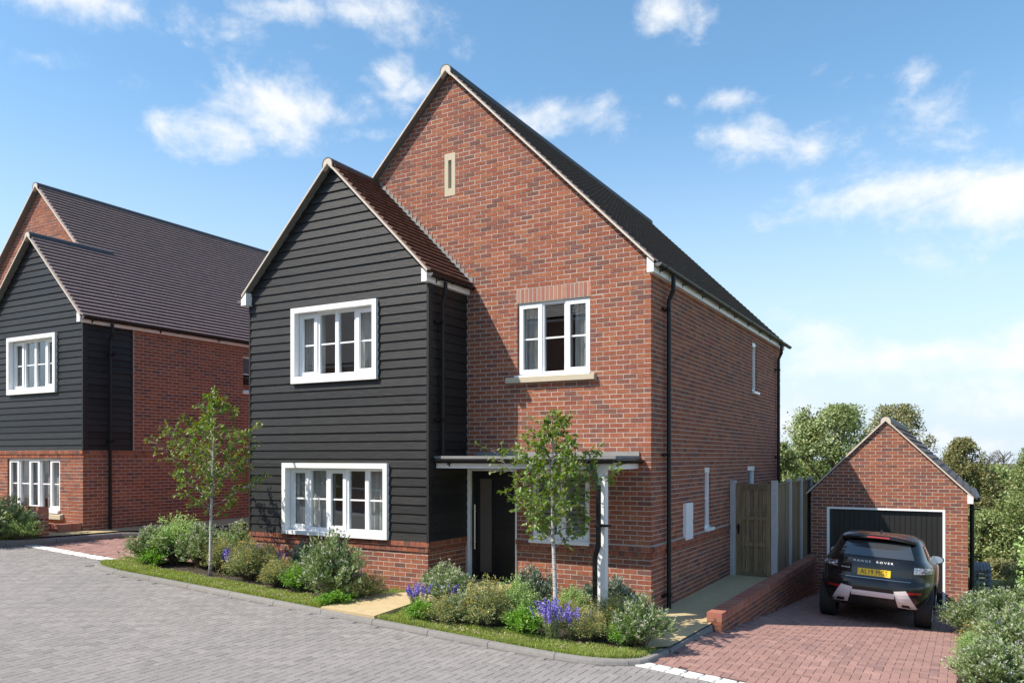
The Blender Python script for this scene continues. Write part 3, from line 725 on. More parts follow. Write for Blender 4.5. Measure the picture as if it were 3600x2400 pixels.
kb = struct(poly_sheet('kerb', [(-8.4, -3.06), (-8.4, -3.10), (-.8, -2.92), (-.8, -2.88)], lambda x, y: G(x)-.13, 'kerb_concrete'))
kerb_stones(kb, KERB, lambda x, y: G(x))
kb2 = struct(poly_sheet('kerb', [(.9, -1.6), (.94, -1.6), (.96, -.1), (.92, -.1)], lambda x, y: G(x)-.10, 'kerb_concrete'))
kerb_stones(kb2, [(.87, -1.68), (.89, -1.0), (.94, .02)], lambda x, y: G(x)-.005+.0*y, w=.10, batter=.02)
# verge: soil, turf, paths
struct(poly_sheet('planting_bed', [(-9.0, -2.3), (-8.0, -2.58), (-4.0, -2.43), (-3.98, -1.16), (-7.3, -1.16), (-7.66, -1.5), (-9.0, -2.05)], lambda x, y: G(x)+.012, 'soil', .4))
struct(poly_sheet('planting_bed', [(-2.6, -2.45), (-.3, -2.35), (.55, -2.2), (.70, -2.0), (.72, -1.62), (-2.3, -1.62)], lambda x, y: G(x)+.012, 'soil', .4))
struct(poly_sheet('verge', [(-9.22, -2.4), (-9.28, -2.66), (-9.2, -2.84), (-8.95, -2.95), (-8.4, -3.02), (-.75, -2.83), (-.2, -2.79), (.1, -2.73), (.36, -2.63), (.54, -2.5), (.68, -2.34), (.72, -2.1), (.76, -1.6), (.80, 0.0), (-3.3, 0), (-3.3, -1.1), (-7.3, -1.1), (-7.64, -1.1), (-7.64, -1.6), (-9.0, -2.1)], lambda x, y: G(x)-.008, 'turf', .4))
def slab(name, pts, ztop, th, mat):
    mb = MB(); k = len(pts); ar = sum(pts[i-1][0]*pts[i][1]-pts[i][0]*pts[i-1][1] for i in range(k))
    if ar < 0: pts = pts[::-1]
    vs = [Vector((x, y, ztop(x, y)-th)) for x, y in pts]+[Vector((x, y, ztop(x, y))) for x, y in pts]
    fs = [tuple(range(k-1, -1, -1)), tuple(range(k, 2*k))]+[(i, (i+1) % k, (i+1) % k+k, i+k) for i in range(k)]
    mb.add(vs, fs); return struct(mb.build(name, mat))
slab('path', [(-3.92, -2.93), (-2.97, -2.90), (-2.96, -1.9), (-2.2, -1.5), (-2.2, -.02), (-3.28, -.02), (-3.28, -1.3), (-3.94, -1.84)], lambda x, y: G(-3.4)+.03+(y+3)*.035+(-.045*(x+3.4) if y < -2.6 else -.02*(x+3.4)), .10, 'path_sand')
struct(poly_sheet('path', [(-2.19, -1.55), (.3, -1.55), (.62, -1.9), (.83, -1.62), (.90, 0), (.92, 4.75), (.0, 4.75), (0, 0), (-.2, -.05), (-.2, -.9), (-2.19, -.9)], lambda x, y: G(x)*(1 if y < 0 else max(0, 1-y*.5))+.016, 'path_sand', .4))
struct(poly_sheet('path', [(0, 4.75), (.92, 4.75), (.95, 9.9), (0, 9.9)], lambda x, y: .0, 'path_sand', .5))
# path and edging round the left house
struct(poly_sheet('path', [(-16.6, -2.1), (-12.3, -2.1), (-12.2, -2.1), (-12.12, -1.6), (-12.05, -.5), (-11.7, .2), (-11.45, 1), (-11.4, 9), (-12.52, 9), (-12.52, -1.0), (-16.6, -1.05)], lambda x, y: G(x)+.085, 'path_sand', .5))
kb3 = struct(poly_sheet('kerb', [(-12.2, -1.8), (-12.22, -1.84), (-11.8, -.9), (-11.78, -.9)], lambda x, y: G(x)-.08, 'kerb_concrete'))
kerb_stones(kb3, [(-19, -5.6), (-15, -3.95), (-13, -3.2), (-12.45, -2.98), (-12.25, -2.75), (-12.1, -2.3), (-12.03, -1.6), (-11.94, -.57), (-11.6, .155), (-11.35, 1), (-11.3, 8)], lambda x, y: G(x)+.06, h=.2)
struct(poly_sheet('verge', [(-19, -5.5), (-15, -3.83), (-13, -3.1), (-12.5, -2.88), (-12.36, -2.7), (-12.25, -2.12), (-19, -2.12)], lambda x, y: G(x)+.05, 'turf', .6))
# planting bed right of the drive
def BEDZ(x, y): return DRV(min(x, 6), y)+.05
struct(poly_sheet('planting_bed', [(4.06, -2.6), (4.06, 0), (4.07, 3.5), (4.08, 8.0), (9, 8.0), (9, -2.6)], BEDZ, 'soil', .5))
# ------------------------------------------------------------------ main house
HX = -7.33; HYB = 9.88                     # left side, back
house = thing('brick_house', 'large red brick house with black boarded bay and front door canopy, nearest the camera', 'house', (-3.67, 4.5, 0))
BX0, BX1, BY = -7.33, -3.295, -1.147       # timber-clad bay
RZ = 9.075                                 # deck underside at the main ridge
FY = front(0.0); FB = front(BY); SM = side(0.0); SB = side(BX1)
pb = None
gable = [(HX, -.1), (0, -.1), (0, 5.40), (-3.67, 9.05), (HX, 5.40)]
W1 = (-2.315, -1.0, 3.735, 4.935)          # upstairs window in the gable
DOOR = (-3.29, -2.325, .14, 2.2); PW = (-2.05, -1.01, 1.05, 2.19); SLIT = (-3.77, -3.55, 6.94, 7.68)
SOLD = (-2.335, -.995, 4.935, 5.178)
DEN = (-2.325, 0.0, .866, 1.04)
bay_hole = (HX, BX1, -.2, 7.38)
holesF = [W1, DOOR, PW, SLIT]
wallF = wall_backing(house, FY, gable, holesF)
pcb = Pieces('brick', 'brick', wallF, 'brickwork')
# the bay hides the wall behind it: leave the bricks out there (a gable-shaped area)
def lay_front():
    A = [(BX1+.0, -.1), (0, -.1), (0, 5.40), (-.02, 5.42), (BX1, 5.42)]
    hol = [W1, DOOR, PW, SOLD, DEN]
    lay_bricks(pcb, FY, [(BX1, -.1), (0, -.1), (0, 5.4), (BX1, 5.4)], hol, u_ref=0, phase=0)
    # above the eaves, right of the bay roof
    lay_bricks(pcb, FY, [(-5.30, 7.405), (BX1, 5.40), (0, 5.40), (-3.67, 9.05)], [SLIT], u_ref=0, phase=0)
lay_front()
jamb_bricks(pcb, FY, W1, .06)
wallS = wall_backing(house, SM, [(.1, -.15), (HYB, -.15), (HYB, 5.25), (.1, 5.25)], [(2.89, 3.30, 1.08, 2.21), (6.27, 7.05, 1.2, 2.2), (6.73, 7.17, 3.875, 5.0)])
holesS = [(2.89, 3.30, 1.08, 2.21), (6.27, 7.05, 1.2, 2.2), (6.73, 7.17, 3.875, 5.0)]
pcs = Pieces('brick', 'brick', wallS, 'brickwork', limit=0)
lay_bricks(pcs, SM, [(0, -.15), (HYB, -.15), (HYB, 5.18), (0, 5.18)], holesS+[(0, 4.62, .866, 1.04)], u_ref=0, phase=1)
for h in holesS: jamb_bricks(pcs, SM, h, .09)
# projecting header courses
def dentils(parent, fr, u0, u1, z0, pcx, cols=((.024, 0), (.045, 1))):
    for pr, r in cols:
        mb = MB(fr); mb.box(u0+.06, u1-.06, z0+r*.087, z0+r*.087+.086, -.02, pr-.006); mb.build('mortar_band', 'mortar', parent)
        u = u0+.004+(r*.056); 
        if r: 
            m = MB(fr); m.box(u0, u-.008, z0+r*.087+.006, z0+(r+1)*.087-.004, -.01, pr); pcx.add(m.v, m.f)
        while u < u1-.01:
            e = min(u+.1045, u1); m = MB(fr); m.box(u, e, z0+r*.087+.006, z0+(r+1)*.087-.004, -.01, pr+random.uniform(-.002, .002)); pcx.add(m.v, m.f); u += .1125
dentils(wallF, FY, -2.325, .045, .866, pcb); dentils(wallS, SM, -.02, 4.6, .866, pcs)
# soldier arch
sold = MB(FY); u = W1[0]-.015
while u < W1[1]+.0:
    m = MB(FY); m.box(u+.008, u+.068, 4.945, 5.168, -.05, .004+random.uniform(-.001, .001)); m.build('soldier_brick', 'soldier_brick', wallF); u += .0752
# other walls, closed at the back and left
mb = MB(); mb.box(HX, HX+.1, -.1, 5.3, BY+.02, HYB); mb.prism([(HX, -.1), (0, -.1), (0, 5.35), (-3.67, 9.0), (HX, 5.35)], HYB-.1, HYB); mb.build('rear_wall', 'brick_smooth', house)
# stone slit
mb = MB(FY); mb.box(-3.77, -3.695, 6.94, 7.68, -.06, .004); mb.box(-3.625, -3.55, 6.94, 7.68, -.06, .004); mb.box(-3.695, -3.625, 6.94, 7.07, -.06, .004); mb.box(-3.695, -3.625, 7.56, 7.68, -.06, .004); mb.box(-3.695, -3.625, 7.07, 7.56, -.08, -.05)
mb.build('stone_slit', 'stone', house)
# ---- upstairs gable window
w, lights = window(house, FY, W1, 3, rec=.045, cas=(0, 2), outer=.05, mull=.06)
mb = MB(FY); mb.box(W1[0]-.03, W1[1]+.005, W1[2]-.035, W1[2]+.004, -.05, .055); mb.build('window_sill', 'white_upvc', w)
stone_sill(house, FY, -2.5, -.905, 3.62, 3.735, .085)
room(house, FY, W1[0]-.3, W1[1]+.4, 3.0, 5.2, -.1, -3.2)
curtain(FY, W1[0]-.05, W1[0]+.36, 3.1, 5.1, -.21, 'pale curtain at the left side of the upstairs window in the brick gable')
curtain(FY, W1[1]-.36, W1[1]+.05, 3.1, 5.1, -.21, 'pale curtain at the right side of the upstairs window in the brick gable')
# ---- door
mb = MB(FY); mb.box(-3.29, -3.235, .14, 2.195, -.1, .012); mb.box(-2.352, -2.325, .14, 2.195, -.1, .012); mb.box(-3.235, -2.352, 2.165, 2.195, -.1, .012); mb.box(-3.29, -2.325, .12, .205, -.1, .05)
fdoor = MB(FY); fdoor.box(-3.235, -2.352, .205, 2.165, -.075, -.06)
fd = fdoor.build('front_door', 'door_black', house); mb.build('door_frame', 'white_upvc', fd)
for a, b, c, d in ((-3.235, -3.075, .205, 2.165), (-2.84, -2.80, .205, 2.165), (-3.075, -2.84, .205, .44), (-3.075, -2.84, 2.03, 2.165)):
    m = MB(FY); m.box(a, b, c, d, -.06, -.045); m.build('door_rail', 'door_black', fd)
z = .205
while z < 2.15:
    m = MB(FY); m.box(-2.80, -2.352, z, min(z+.163, 2.163), -.06, -.046); m.build('door_panel', 'door_black', fd); z += .1655
m = MB(FY); m.box(-3.075, -2.84, .44, 2.03, -.06, -.056); m.build('door_glass', 'frosted', fd)
m = MB(); m.tube([(-3.147, -.005, .83), (-3.147, -.005, 1.59)], .015, 10); m.tube([(-3.147, .05, .95), (-3.147, -.005, .95)], .009, 8); m.tube([(-3.147, .05, 1.47), (-3.147, -.005, 1.47)], .009, 8); m.build('door_handle', 'steel', fd)
# ---- porch window
w, lights = window(house, FY, PW, 2, rec=.05, cas=(0, 1), outer=.05, mull=.06)
mb = MB(FY); mb.box(PW[0]-.03, PW[1]+.01, PW[2]-.05, PW[2]+.004, -.05, .05); mb.build('window_sill', 'white_upvc', w)
room(house, FY, -2.25, -.4, .4, 2.5, -.1, -2.6)
bl = thing('blind', 'slatted pale blind inside the small window beside the front door', 'blind', (-1.53, .2, 1.5))
for i in range(14):
    m = MB(FY); zz = 2.13-i*.078; m.box(-2.02, -1.04, zz-.028, zz+.028, -.17, -.16); m.build('blind_slat', 'blind', bl)
# ---- side windows
for h in holesS:
    w, lights = window(house, SM, h, 1, rec=.035, cas=(), outer=.085)
    m = MB(SM); m.box(h[0]-.005, h[1]+.10, h[2]-.045, h[2]+.01, -.09, .055); m.build('window_sill', 'white_upvc', w)
    m = MB(SM); m.box(h[0]+.0, h[1], h[3]-.10, h[3]-.002, -.10, -.02); m.build('window_head', 'white_upvc', w)
    room(house, SM, h[0]-.3, h[1]+.3, h[2]-.4, h[3]+.1, -.1, -1.5)
mb = MB(SM); mb.box(1.585, 1.98, .995, 1.615, 0, .06); mx = mb.build('meter_box', 'white_upvc', house)
m = MB(SM); m.box(1.61, 1.955, 1.02, 1.59, .06, .067); m.build('meter_door', 'white_upvc', mx)
m = MB(SM); m.box(1.935, 1.95, 1.28, 1.31, .067, .072); m.build('meter_lock', 'black_plastic', mx)

# ---- bay: brick plinth, boarded upper part
BF = [(BX0, .0), (BX1, .0), (BX1, 1.041), (BX0, 1.041)]
LW = (-6.456, -4.098, 1.041, 2.294); UW = (-6.239, -4.321, 3.689, 5.016)
ins = .045
FBp = front(BY+ins); SBp = side(BX1-ins)
wallB = wall_backing(house, FBp, [(BX0, .0), (BX1-ins, .0), (BX1-ins, 1.04), (BX0, 1.04)], [])
pcp = Pieces('brick', 'brick', wallB, 'brickwork', limit=120)
lay_bricks(pcp, FBp, [(BX0, .0), (BX1-ins, .0), (BX1-ins, .866), (BX0, .866)], [], u_ref=BX1-ins, phase=0)
wallB2 = wall_backing(house, SBp, [(BY+ins+.1, .0), (0, .0), (0, 1.04), (BY+ins+.1, 1.04)], [])
lay_bricks(pcp, SBp, [(BY+ins, .0), (0, .0), (0, .866), (BY+ins, .866)], [], u_ref=BY+ins, phase=1)
dentils(wallB, FBp, BX0, BX1, .866, pcp); dentils(wallB, SBp, BY+.0, 0, .866, pcp)
gb = [(BX0, 1.041), (BX1, 1.041), (BX1, 5.40), (-5.3125, 7.40), (BX0, 5.40)]
core = wall_backing(house, front(BY+.03), gb, [LW, UW], depth=.08, name='bay_wall', mat='board_trim')
clad = core
boards(clad, front(BY+.03), [(BX0+.03, 1.041), (BX1-.03, 1.041), (BX1-.03, 5.42), (-5.3125, 7.385), (BX0+.03, 5.42)], [LW, UW])
coreS = wall_backing(house, side(BX1-.03), [(BY+.03, 1.041), (0, 1.041), (0, 5.35), (BY+.03, 5.35)], [], depth=.05, name='bay_wall', mat='board_trim')
boards(coreS, side(BX1-.03), [(BY+.03, 1.041), (-.005, 1.041), (-.005, 5.3), (BY+.03, 5.3)], [])
for x0, x1 in ((BX0, BX0+.035), (BX1-.04, BX1+.003)):
    m = MB(); m.box(x0, x1, 1.035, 5.36, BY-.006, BY+.05); m.build('corner_trim', 'board_trim', house)
# upper bay window
s1 = surround(house, FB, UW, .09, .055, wb=.115)
w, lights = window(house, FB, (UW[0]+.09, UW[1]-.09, UW[2]+.10, UW[3]-.09), 4, rec=.075, cas=(0, 3), outer=.05, mull=.075)
m = MB(FB); m.box(UW[0]+.09, UW[1]-.09, UW[2]+.10, UW[2]+.118, -.075, .05); m.build('window_sill', 'white_upvc', w)
room(house, FB, BX0+.1, BX1-.05, 2.9, 5.4, -.16, -4.2)
# lower bay window
s2 = surround(house, FB, LW, .085, .055, bottom=False)
w, lights = window(house, FB, (LW[0]+.085, LW[1]-.085, LW[2]+.055, LW[3]-.085), 5, rec=.085, cas=(0, 2), outer=.05, mull=.075, base_h=.075)
m = MB(FB); m.box(LW[0]+.085, LW[1]-.085, LW[2]-.002, LW[2]+.062, -.085, .05); m.build('window_sill', 'white_upvc', w)
room(house, FB, BX0+.1, BX1-.05, .2, 2.7, -.17, -4.2)
curtain(FB, UW[0]+.02, UW[0]+.52, 3.4, 5.2, -.26, 'grey curtain at the left side of the upper window of the black boarded bay', mat='curtain')
curtain(FB, UW[1]-.62, UW[1]-.06, 3.4, 5.2, -.26, 'pale folded curtain at the right side of the upper window of the black boarded bay')
curtain(FB, LW[0]+.02, LW[0]+.78, .4, 2.5, -.26, 'grey curtain at the left side of the ground floor bay window', mat='curtain')
curtain(FB, LW[1]-.62, LW[1]-.05, .4, 2.5, -.26, 'pale folded curtain at the right side of the ground floor bay window')

# ---- roofs
VO = .135
rf = gable_roof(house, -3.67, RZ, 3.76, -VO, 10.02, 'roof_tile_grey', 'ridge_dark')
e = RZ-3.76
pct = Pieces('roof_tile', 'roof_tile_grey', rf, 'roof_tiling')
roof_tiles(pct, (-3.67+3.80, -VO+.03, e-.04+.042), (0, 1, 0), (-R2, 0, R2), (R2, 0, R2), 10.02+VO-.03, 3.80*math.sqrt(2)-.02, u_off=0, jit=.3, tail=.030)
stuff_rows(rf, -3.67, RZ, 3.80, -VO+.02, 10.02, 'roof_tile_grey', -1)
ridge_row(rf, -3.67, RZ-.01, -VO+.0, 10.18, 'ridge_dark')
# bay roof
BR_X = -5.3125; BRZ = 7.395
rfb = gable_roof(house, BR_X, BRZ, 2.075, BY-VO, -.004, 'roof_tile_brown', 'ridge_brown', name='bay_roof')
pctb = Pieces('roof_tile', 'roof_tile_brown', rfb, 'roof_tiling')
eb = BRZ-2.10
roof_tiles(pctb, (BR_X+2.10, BY-VO+.03, eb+.042), (0, 1, 0), (-R2, 0, R2), (R2, 0, R2), -BY+VO-.035, 2.10*math.sqrt(2)-.02, tail=.048, jit=.4)
stuff_rows(rfb, BR_X, BRZ, 2.10, BY-VO+.02, -.14, 'roof_tile_brown', -1)
ridge_row(rfb, BR_X, BRZ-.01, BY-VO, .0, 'ridge_brown')
# stepped lead flashing where the bay roof meets the gable
m = MB(FY); xx = BR_X+.02; zz = BRZ+.02
t = 0
while t < 1.98:
    x0 = BR_X+.03+t; z0 = BRZ-.03-t
    m.prism([(x0, z0+.0), (x0+.085, z0-.085), (x0+.085+.055, z0-.085+.055), (x0+.145, z0+.065), (x0+.06, z0+.06)], .002, .012); t += .085
m.build('lead_flashing', 'lead', rfb)
# fascias and soffit boxes
def eaves_box(parent, xin, xout, zb, ztop_in, ztop_out, y0, y1, name='fascia', dent=0):
    m = MB(); m.prism([(xin, zb), (xout, zb), (xout, ztop_out), (xin, ztop_in)], y0, y1); return m.build(name, 'white_paint', parent)
eaves_box(house, -.02, .086, 5.172, 5.40, 5.30, -VO+.002, 10.0)
eaves_box(house, BX1-.05, BX1+.052, 5.172, 5.39, 5.29, BY-VO+.002, -.008)
eaves_box(house, BX0+.06, BX0-.066, 5.165, 5.39, 5.27, BY-VO+.002, 9.9)
GZ = 5.295
gutter(house, WORLD, .086+.062, GZ+.01, .056, -VO+.03, 10.4, brackets=1.15, joints=1.9)
gutter(house, WORLD, BX1+.052+.06, GZ+.0, .054, BY-VO+.02, -.01, brackets=2.2, joints=.35)
gutter(house, WORLD, BX0-.066-.06, GZ-.02, .054, BY-VO+.02, 9.9, brackets=4, joints=4, fascia_side=1)
downpipe(house, [(.148, .62, 5.24), (.148, .62, 5.02), (.075, .62, 4.86), (.075, .62, .0)], .036, [((.075, .62, 4.72), (1, 0)), ((.075, .62, 2.43), (1, 0)), ((.075, .62, .22), (1, 0))])
downpipe(house, [(.148, 9.3, 5.24), (.148, 9.3, 5.02), (.075, 9.3, 4.86), (.075, 9.3, .0)], .036, [((.075, 9.3, 4.6), (1, 0)), ((.075, 9.3, 2.4), (1, 0))])
downpipe(house, [(BX1+.112, -.84, 5.23), (BX1+.112, -.84, 5.05), (BX1+.06, -.84, 4.92), (BX1+.06, -.84, 2.42)], .034, [((BX1+.06, -.84, 4.58), (1, 0)), ((BX1+.06, -.84, 3.0), (1, 0))])
# ---- canopy
CY = -1.0
can = MB(); can.prism([(-3.30, 2.372), (-.17, 2.372), (-.17, 2.416), (-3.30, 2.416)], CY, -.012)
cn = can.build('canopy', 'canopy_lead', house)
m = MB(); m.box(-3.1, -.18, 2.416, 2.485, -.03, -.011); m.build('lead_upstand', 'lead', cn)
m = MB(); m.box(-3.285, -.20, 2.22, 2.364, CY+.05, CY+.07); m.box(-.22, -.20, 2.22, 2.364, CY+.07, -.01); m.box(-3.29, -.22, 2.225, 2.24, CY+.07, -.01); m.build('canopy_fascia', 'white_paint', cn)
GF = Fr((0, 0, 0), (0, 1, 0), (1, 0, 0))     # u = y, n = x
gutter(cn, GF, CY-.015, 2.358, .058, -3.28, -.10, brackets=1.5, joints=1.25, fascia_side=1, cap1=False)
gutter(cn, WORLD, -.155, 2.357, .057, CY-.05, -.02, brackets=3, joints=3, fascia_side=-1)
m = MB(); m.box(-.49, -.365, G(-.4), 2.222, -.93, -.805); m.build('porch_post', 'white_paint', cn)
downpipe(cn, [(-.53, CY-.005, 2.31), (-.53, CY-.005, 2.20), (-.42, CY-.03, 1.98), (-.42, CY-.03, 1.13), (-.475, CY-.03, .96), (-.475, CY-.03, .05)], .037, [((-.42, CY-.03, 1.42), (0, 1))])
# floor inside so daylight cannot leak under the walls
m = MB(); m.box(HX+.1, -.1, 2.72, 2.78, .1, HYB-.1); m.box(HX+.1, -.1, 5.3, 5.36, .1, HYB-.1); m.build('floor_deck', 'room', house)
# ------------------------------------------------------------------ left house
LX, LY, LYM = -12.52, -1.054, .136
lh = thing('brick_house', 'brick house on the left with black boarded upper storey and long tiled roof facing sideways', 'house', (-16.2, 4, .8))
LRX, LRZ = -16.19, 9.20; LHX = LRX-3.67; LYB = 9.3
fLM = front(LYM); fLB = front(LY); sL = side(LX)
SOFF = 5.315
wl1 = wall_backing(lh, fLM, [(LHX, .5), (LX-.11, .5), (LX-.11, 5.61), (LRX, 9.17), (LHX, 5.50)], [])
pl1 = Pieces('brick', 'brick', wl1, 'brickwork', limit=110)
lay_bricks(pl1, fLM, [(-18.5, 6.86), (-16.45, 6.4), (-12.6, 5.6), (LRX, 9.17), (LHX+1.3, 6.86)], [], u_ref=LX)
LLW = (-15.45, -13.36, 1.195, 2.365); LUW = (-15.40, -13.478, 3.846, 5.175)
DZ = 2.372
wl2 = wall_backing(lh, fLB, [(-17.6, .5), (LX, .5), (LX, 2.52), (-17.6, 2.52)], [LLW])
pl2 = Pieces('brick', 'brick', wl2, 'brickwork', limit=190)
lay_bricks(pl2, fLB, [(-17.6, .6), (LX, .6), (LX, DZ), (-17.6, DZ)], [LLW], u_ref=LX, phase=0, z_ref=.02)
jamb_bricks(pl2, fLB, LLW, .06, z_ref=.02)
wl3 = wall_backing(lh, sL, [(LY+.1, .5), (LYB, .5), (LYB, 5.4), (LY+.1, 5.4)], [(3.37, 4.3, 4.125, 5.08), (3.37, 4.3, 1.6, 2.7), (LY-.1, LYM-.01, 2.53, 5.5)])
pl3 = Pieces('brick', 'brick', wl3, 'brickwork', limit=0)
lay_bricks(pl3, sL, [(LY, .6), (LYB, .6), (LYB, DZ), (LY, DZ)], [(3.37, 4.3, 1.6, 2.7)], u_ref=LY, phase=1, z_ref=.02)
lay_bricks(pl3, sL, [(LYM+.03, DZ+.15), (LYB, DZ+.15), (LYB, 5.33), (LYM+.03, 5.33)], [(3.37, 4.3, 1.6, 2.7), (3.37, 4.3, 4.125, 5.08)], u_ref=LY, phase=1, z_ref=.02)
dentils(wl2, fLB, -17.6, LX+.045, DZ, pl2, cols=((.02, 0), (.038, 1))); dentils(wl3, sL, LY-.02, LYB, DZ, pl3, cols=((.012, 0), (.02, 1)))
for k in range(2):
    z0, z1 = ((4.125, 5.08), (1.6, 2.7))[k]
    w, l_ = window(lh, sL, (3.37, 4.3, z0, z1), 1, rec=.05)
    m = MB(sL); m.box(3.35, 4.32, z0-.05, z0+.005, -.05, .05); m.build('window_sill', 'white_upvc', w)
    room(lh, sL, 3.2, 4.5, z0-.5, z1+.2, -.1, -2)
mb = MB(); mb.box(LHX, LHX+.1, .5, 5.4, LYM+.11, LYB); mb.prism([(LHX, .5), (LX, .5), (LX, 5.4), (LRX, 9.1), (LHX, 5.4)], LYB-.1, LYB); mb.box(-17.6, -17.5, .5, 5.4, LY+.02, LYM); mb.build('rear_wall', 'brick_smooth', lh)
# boarded upper storey of the bay
LBX = -14.42; LBH = 1.94
gl = [(LBX-2*LBH+.75, 2.52), (LX, 2.52), (LX, 5.50), (LBX, 7.46), (LBX-LBH, 5.5), (LBX-2*LBH+.75, 5.45)]
gl = [(-16.42, 2.52), (LX, 2.52), (LX, 5.50), (LBX, 7.47), (-16.42, 5.47)]
wl4 = wall_backing(lh, front(LY+.03), gl, [LUW], depth=.08, name='bay_wall', mat='board_trim')
boards(wl4, front(LY+.03), [(-16.42, 2.52), (LX-.03, 2.52), (LX-.03, 5.50), (LBX, 7.45), (-16.42, 5.46)], [LUW], z0=2.52)
mb = MB(); mb.box(-16.42, -16.38, 2.5, 5.45, LY+.03, LYM); mb.box(-17.6, -16.42, 2.5, 2.54, LY, LYM); mb.build('bay_wall', 'board_trim', lh)
wl5 = wall_backing(lh, side(LX-.03), [(LY+.03, 2.52), (LYM, 2.52), (LYM, 5.4), (LY+.03, 5.4)], [], depth=.04, name='bay_wall', mat='board_trim')
boards(wl5, side(LX-.03), [(LY+.03, 2.52), (LYM-.03, 2.52), (LYM-.03, 5.4), (LY+.03, 5.4)], [], z0=2.52)
for a in (LY-.006, LYM-.03):
    m = MB(); m.box(LX-.04, LX+.004, 2.515, 5.45, a, a+.04); m.build('corner_trim', 'board_trim', lh)
surround(lh, fLB, LUW, .09, .055, wb=.115)
w, l_ = window(lh, fLB, (LUW[0]+.09, LUW[1]-.09, LUW[2]+.10, LUW[3]-.09), 4, rec=.075, cas=(0, 3), outer=.05, mull=.075)
m = MB(fLB); m.box(LUW[0]+.09, LUW[1]-.09, LUW[2]+.10, LUW[2]+.118, -.075, .05); m.build('window_sill', 'white_upvc', w)
room(lh, fLB, -16.35, LX-.1, 3.0, 5.5, -.16, -3.5)
w, l_ = window(lh, fLB, LLW, 5, rec=.05, cas=(0, 2, 4), outer=.045, mull=.06)
m = MB(fLB); m.box(LLW[0]-.0, LLW[1]+.0, LLW[2]-.05, LLW[2]+.01, -.05, .06); m.build('window_sill', 'white_upvc', w)
stone_sill(lh, fLB, LLW[0]-.15, LLW[1]+.14, 1.02, 1.145, .09)
room(lh, fLB, -16.8, LX-.1, .7, 2.55, -.15, -3.5)
curtain(fLB, LUW[0]+.05, LUW[0]+.55, 3.4, 5.3, -.36, 'pale curtain at the left side of the upper window of the left house')
curtain(fLB, LUW[1]-.5, LUW[1]-.05, 3.4, 5.3, -.36, 'pale curtain at the right side of the upper window of the left house')
curtain(fLB, LLW[0]+.0, LLW[0]+.45, .9, 2.5, -.3, 'pale curtain at the left end of the ground floor window of the left house')
curtain(fLB, LLW[1]-.95, LLW[1]-.05, .9, 2.5, -.3, 'pale curtain at the right end of the ground floor window of the left house')
# roofs: the right slopes of bay and main roof are one plane
lrf = gable_roof(lh, LRX, LRZ, 3.765, LYM-.135, LYB+.12, 'roof_tile', 'ridge_dark')
plt = Pieces('roof_tile', 'roof_tile', lrf, 'roof_tiling')
sl = 3.80*math.sqrt(2)-.02
roof_tiles(plt, (LRX+3.80, LYM-.10, LRZ-3.80+.042), (0, 1, 0), (-R2, 0, R2), (R2, 0, R2), LYB+.22-LYM, sl, tail=.055, jit=.3)
stuff_rows(lrf, LRX, LRZ, 3.80, LYM-.115, LYB+.12, 'roof_tile', -1)
ridge_row(lrf, LRX, LRZ-.01, LYM-.135, LYB+.15, 'ridge_dark')
LBZ = LRZ-(LBX-LRX)
lrb = gable_roof(lh, LBX, LBZ, 3.765-(LBX-LRX), LY-.135, LYM-.12, 'roof_tile', 'ridge_dark', name='bay_roof')
plb = Pieces('roof_tile', 'roof_tile', lrb, 'roof_tiling', limit=120)
roof_tiles(plb, (LRX+3.80, LY-.105, LRZ-3.80+.042), (0, 1, 0), (-R2, 0, R2), (R2, 0, R2), LYM-LY-.003, (3.80-(LBX-LRX))*math.sqrt(2)-.02, tail=.055, jit=.3)
stuff_rows(lrb, LBX, LBZ, 3.80-(LBX-LRX), LY-.115, LYM, 'roof_tile', -1)
ridge_row(lrb, LBX, LBZ-.01, LY-.135, .86, 'ridge_dark')
eaves_box(lh, LX-.02, LX+.09, SOFF, 5.52, 5.42, LY-.133, LYB+.1)
eaves_box(lh, LX-.1, LX+.055, SOFF+.001, 5.50, 5.46, LYM, LYB, name='soffit')
gutter(lh, WORLD, LX+.09+.062, SOFF+.115, .056, LY-.1, LYB+.1, brackets=1.7, joints=2.1)
downpipe(lh, [(LX+.15, -.47, 5.36), (LX+.15, -.47, 5.16), (LX+.075, -.47, 4.98), (LX+.075, -.47, .75)], .036, [((LX+.06, -.47, 4.68), (0, 0)), ((LX+.06, -.47, 2.75), (0, 0))])
m = MB(); m.box(LHX+.1, LX-.1, 2.72, 2.78, .4, LYB-.1); m.box(LHX+.1, LX-.1, 5.42, 5.46, .3, LYB-.1); m.build('floor_deck', 'room', lh)

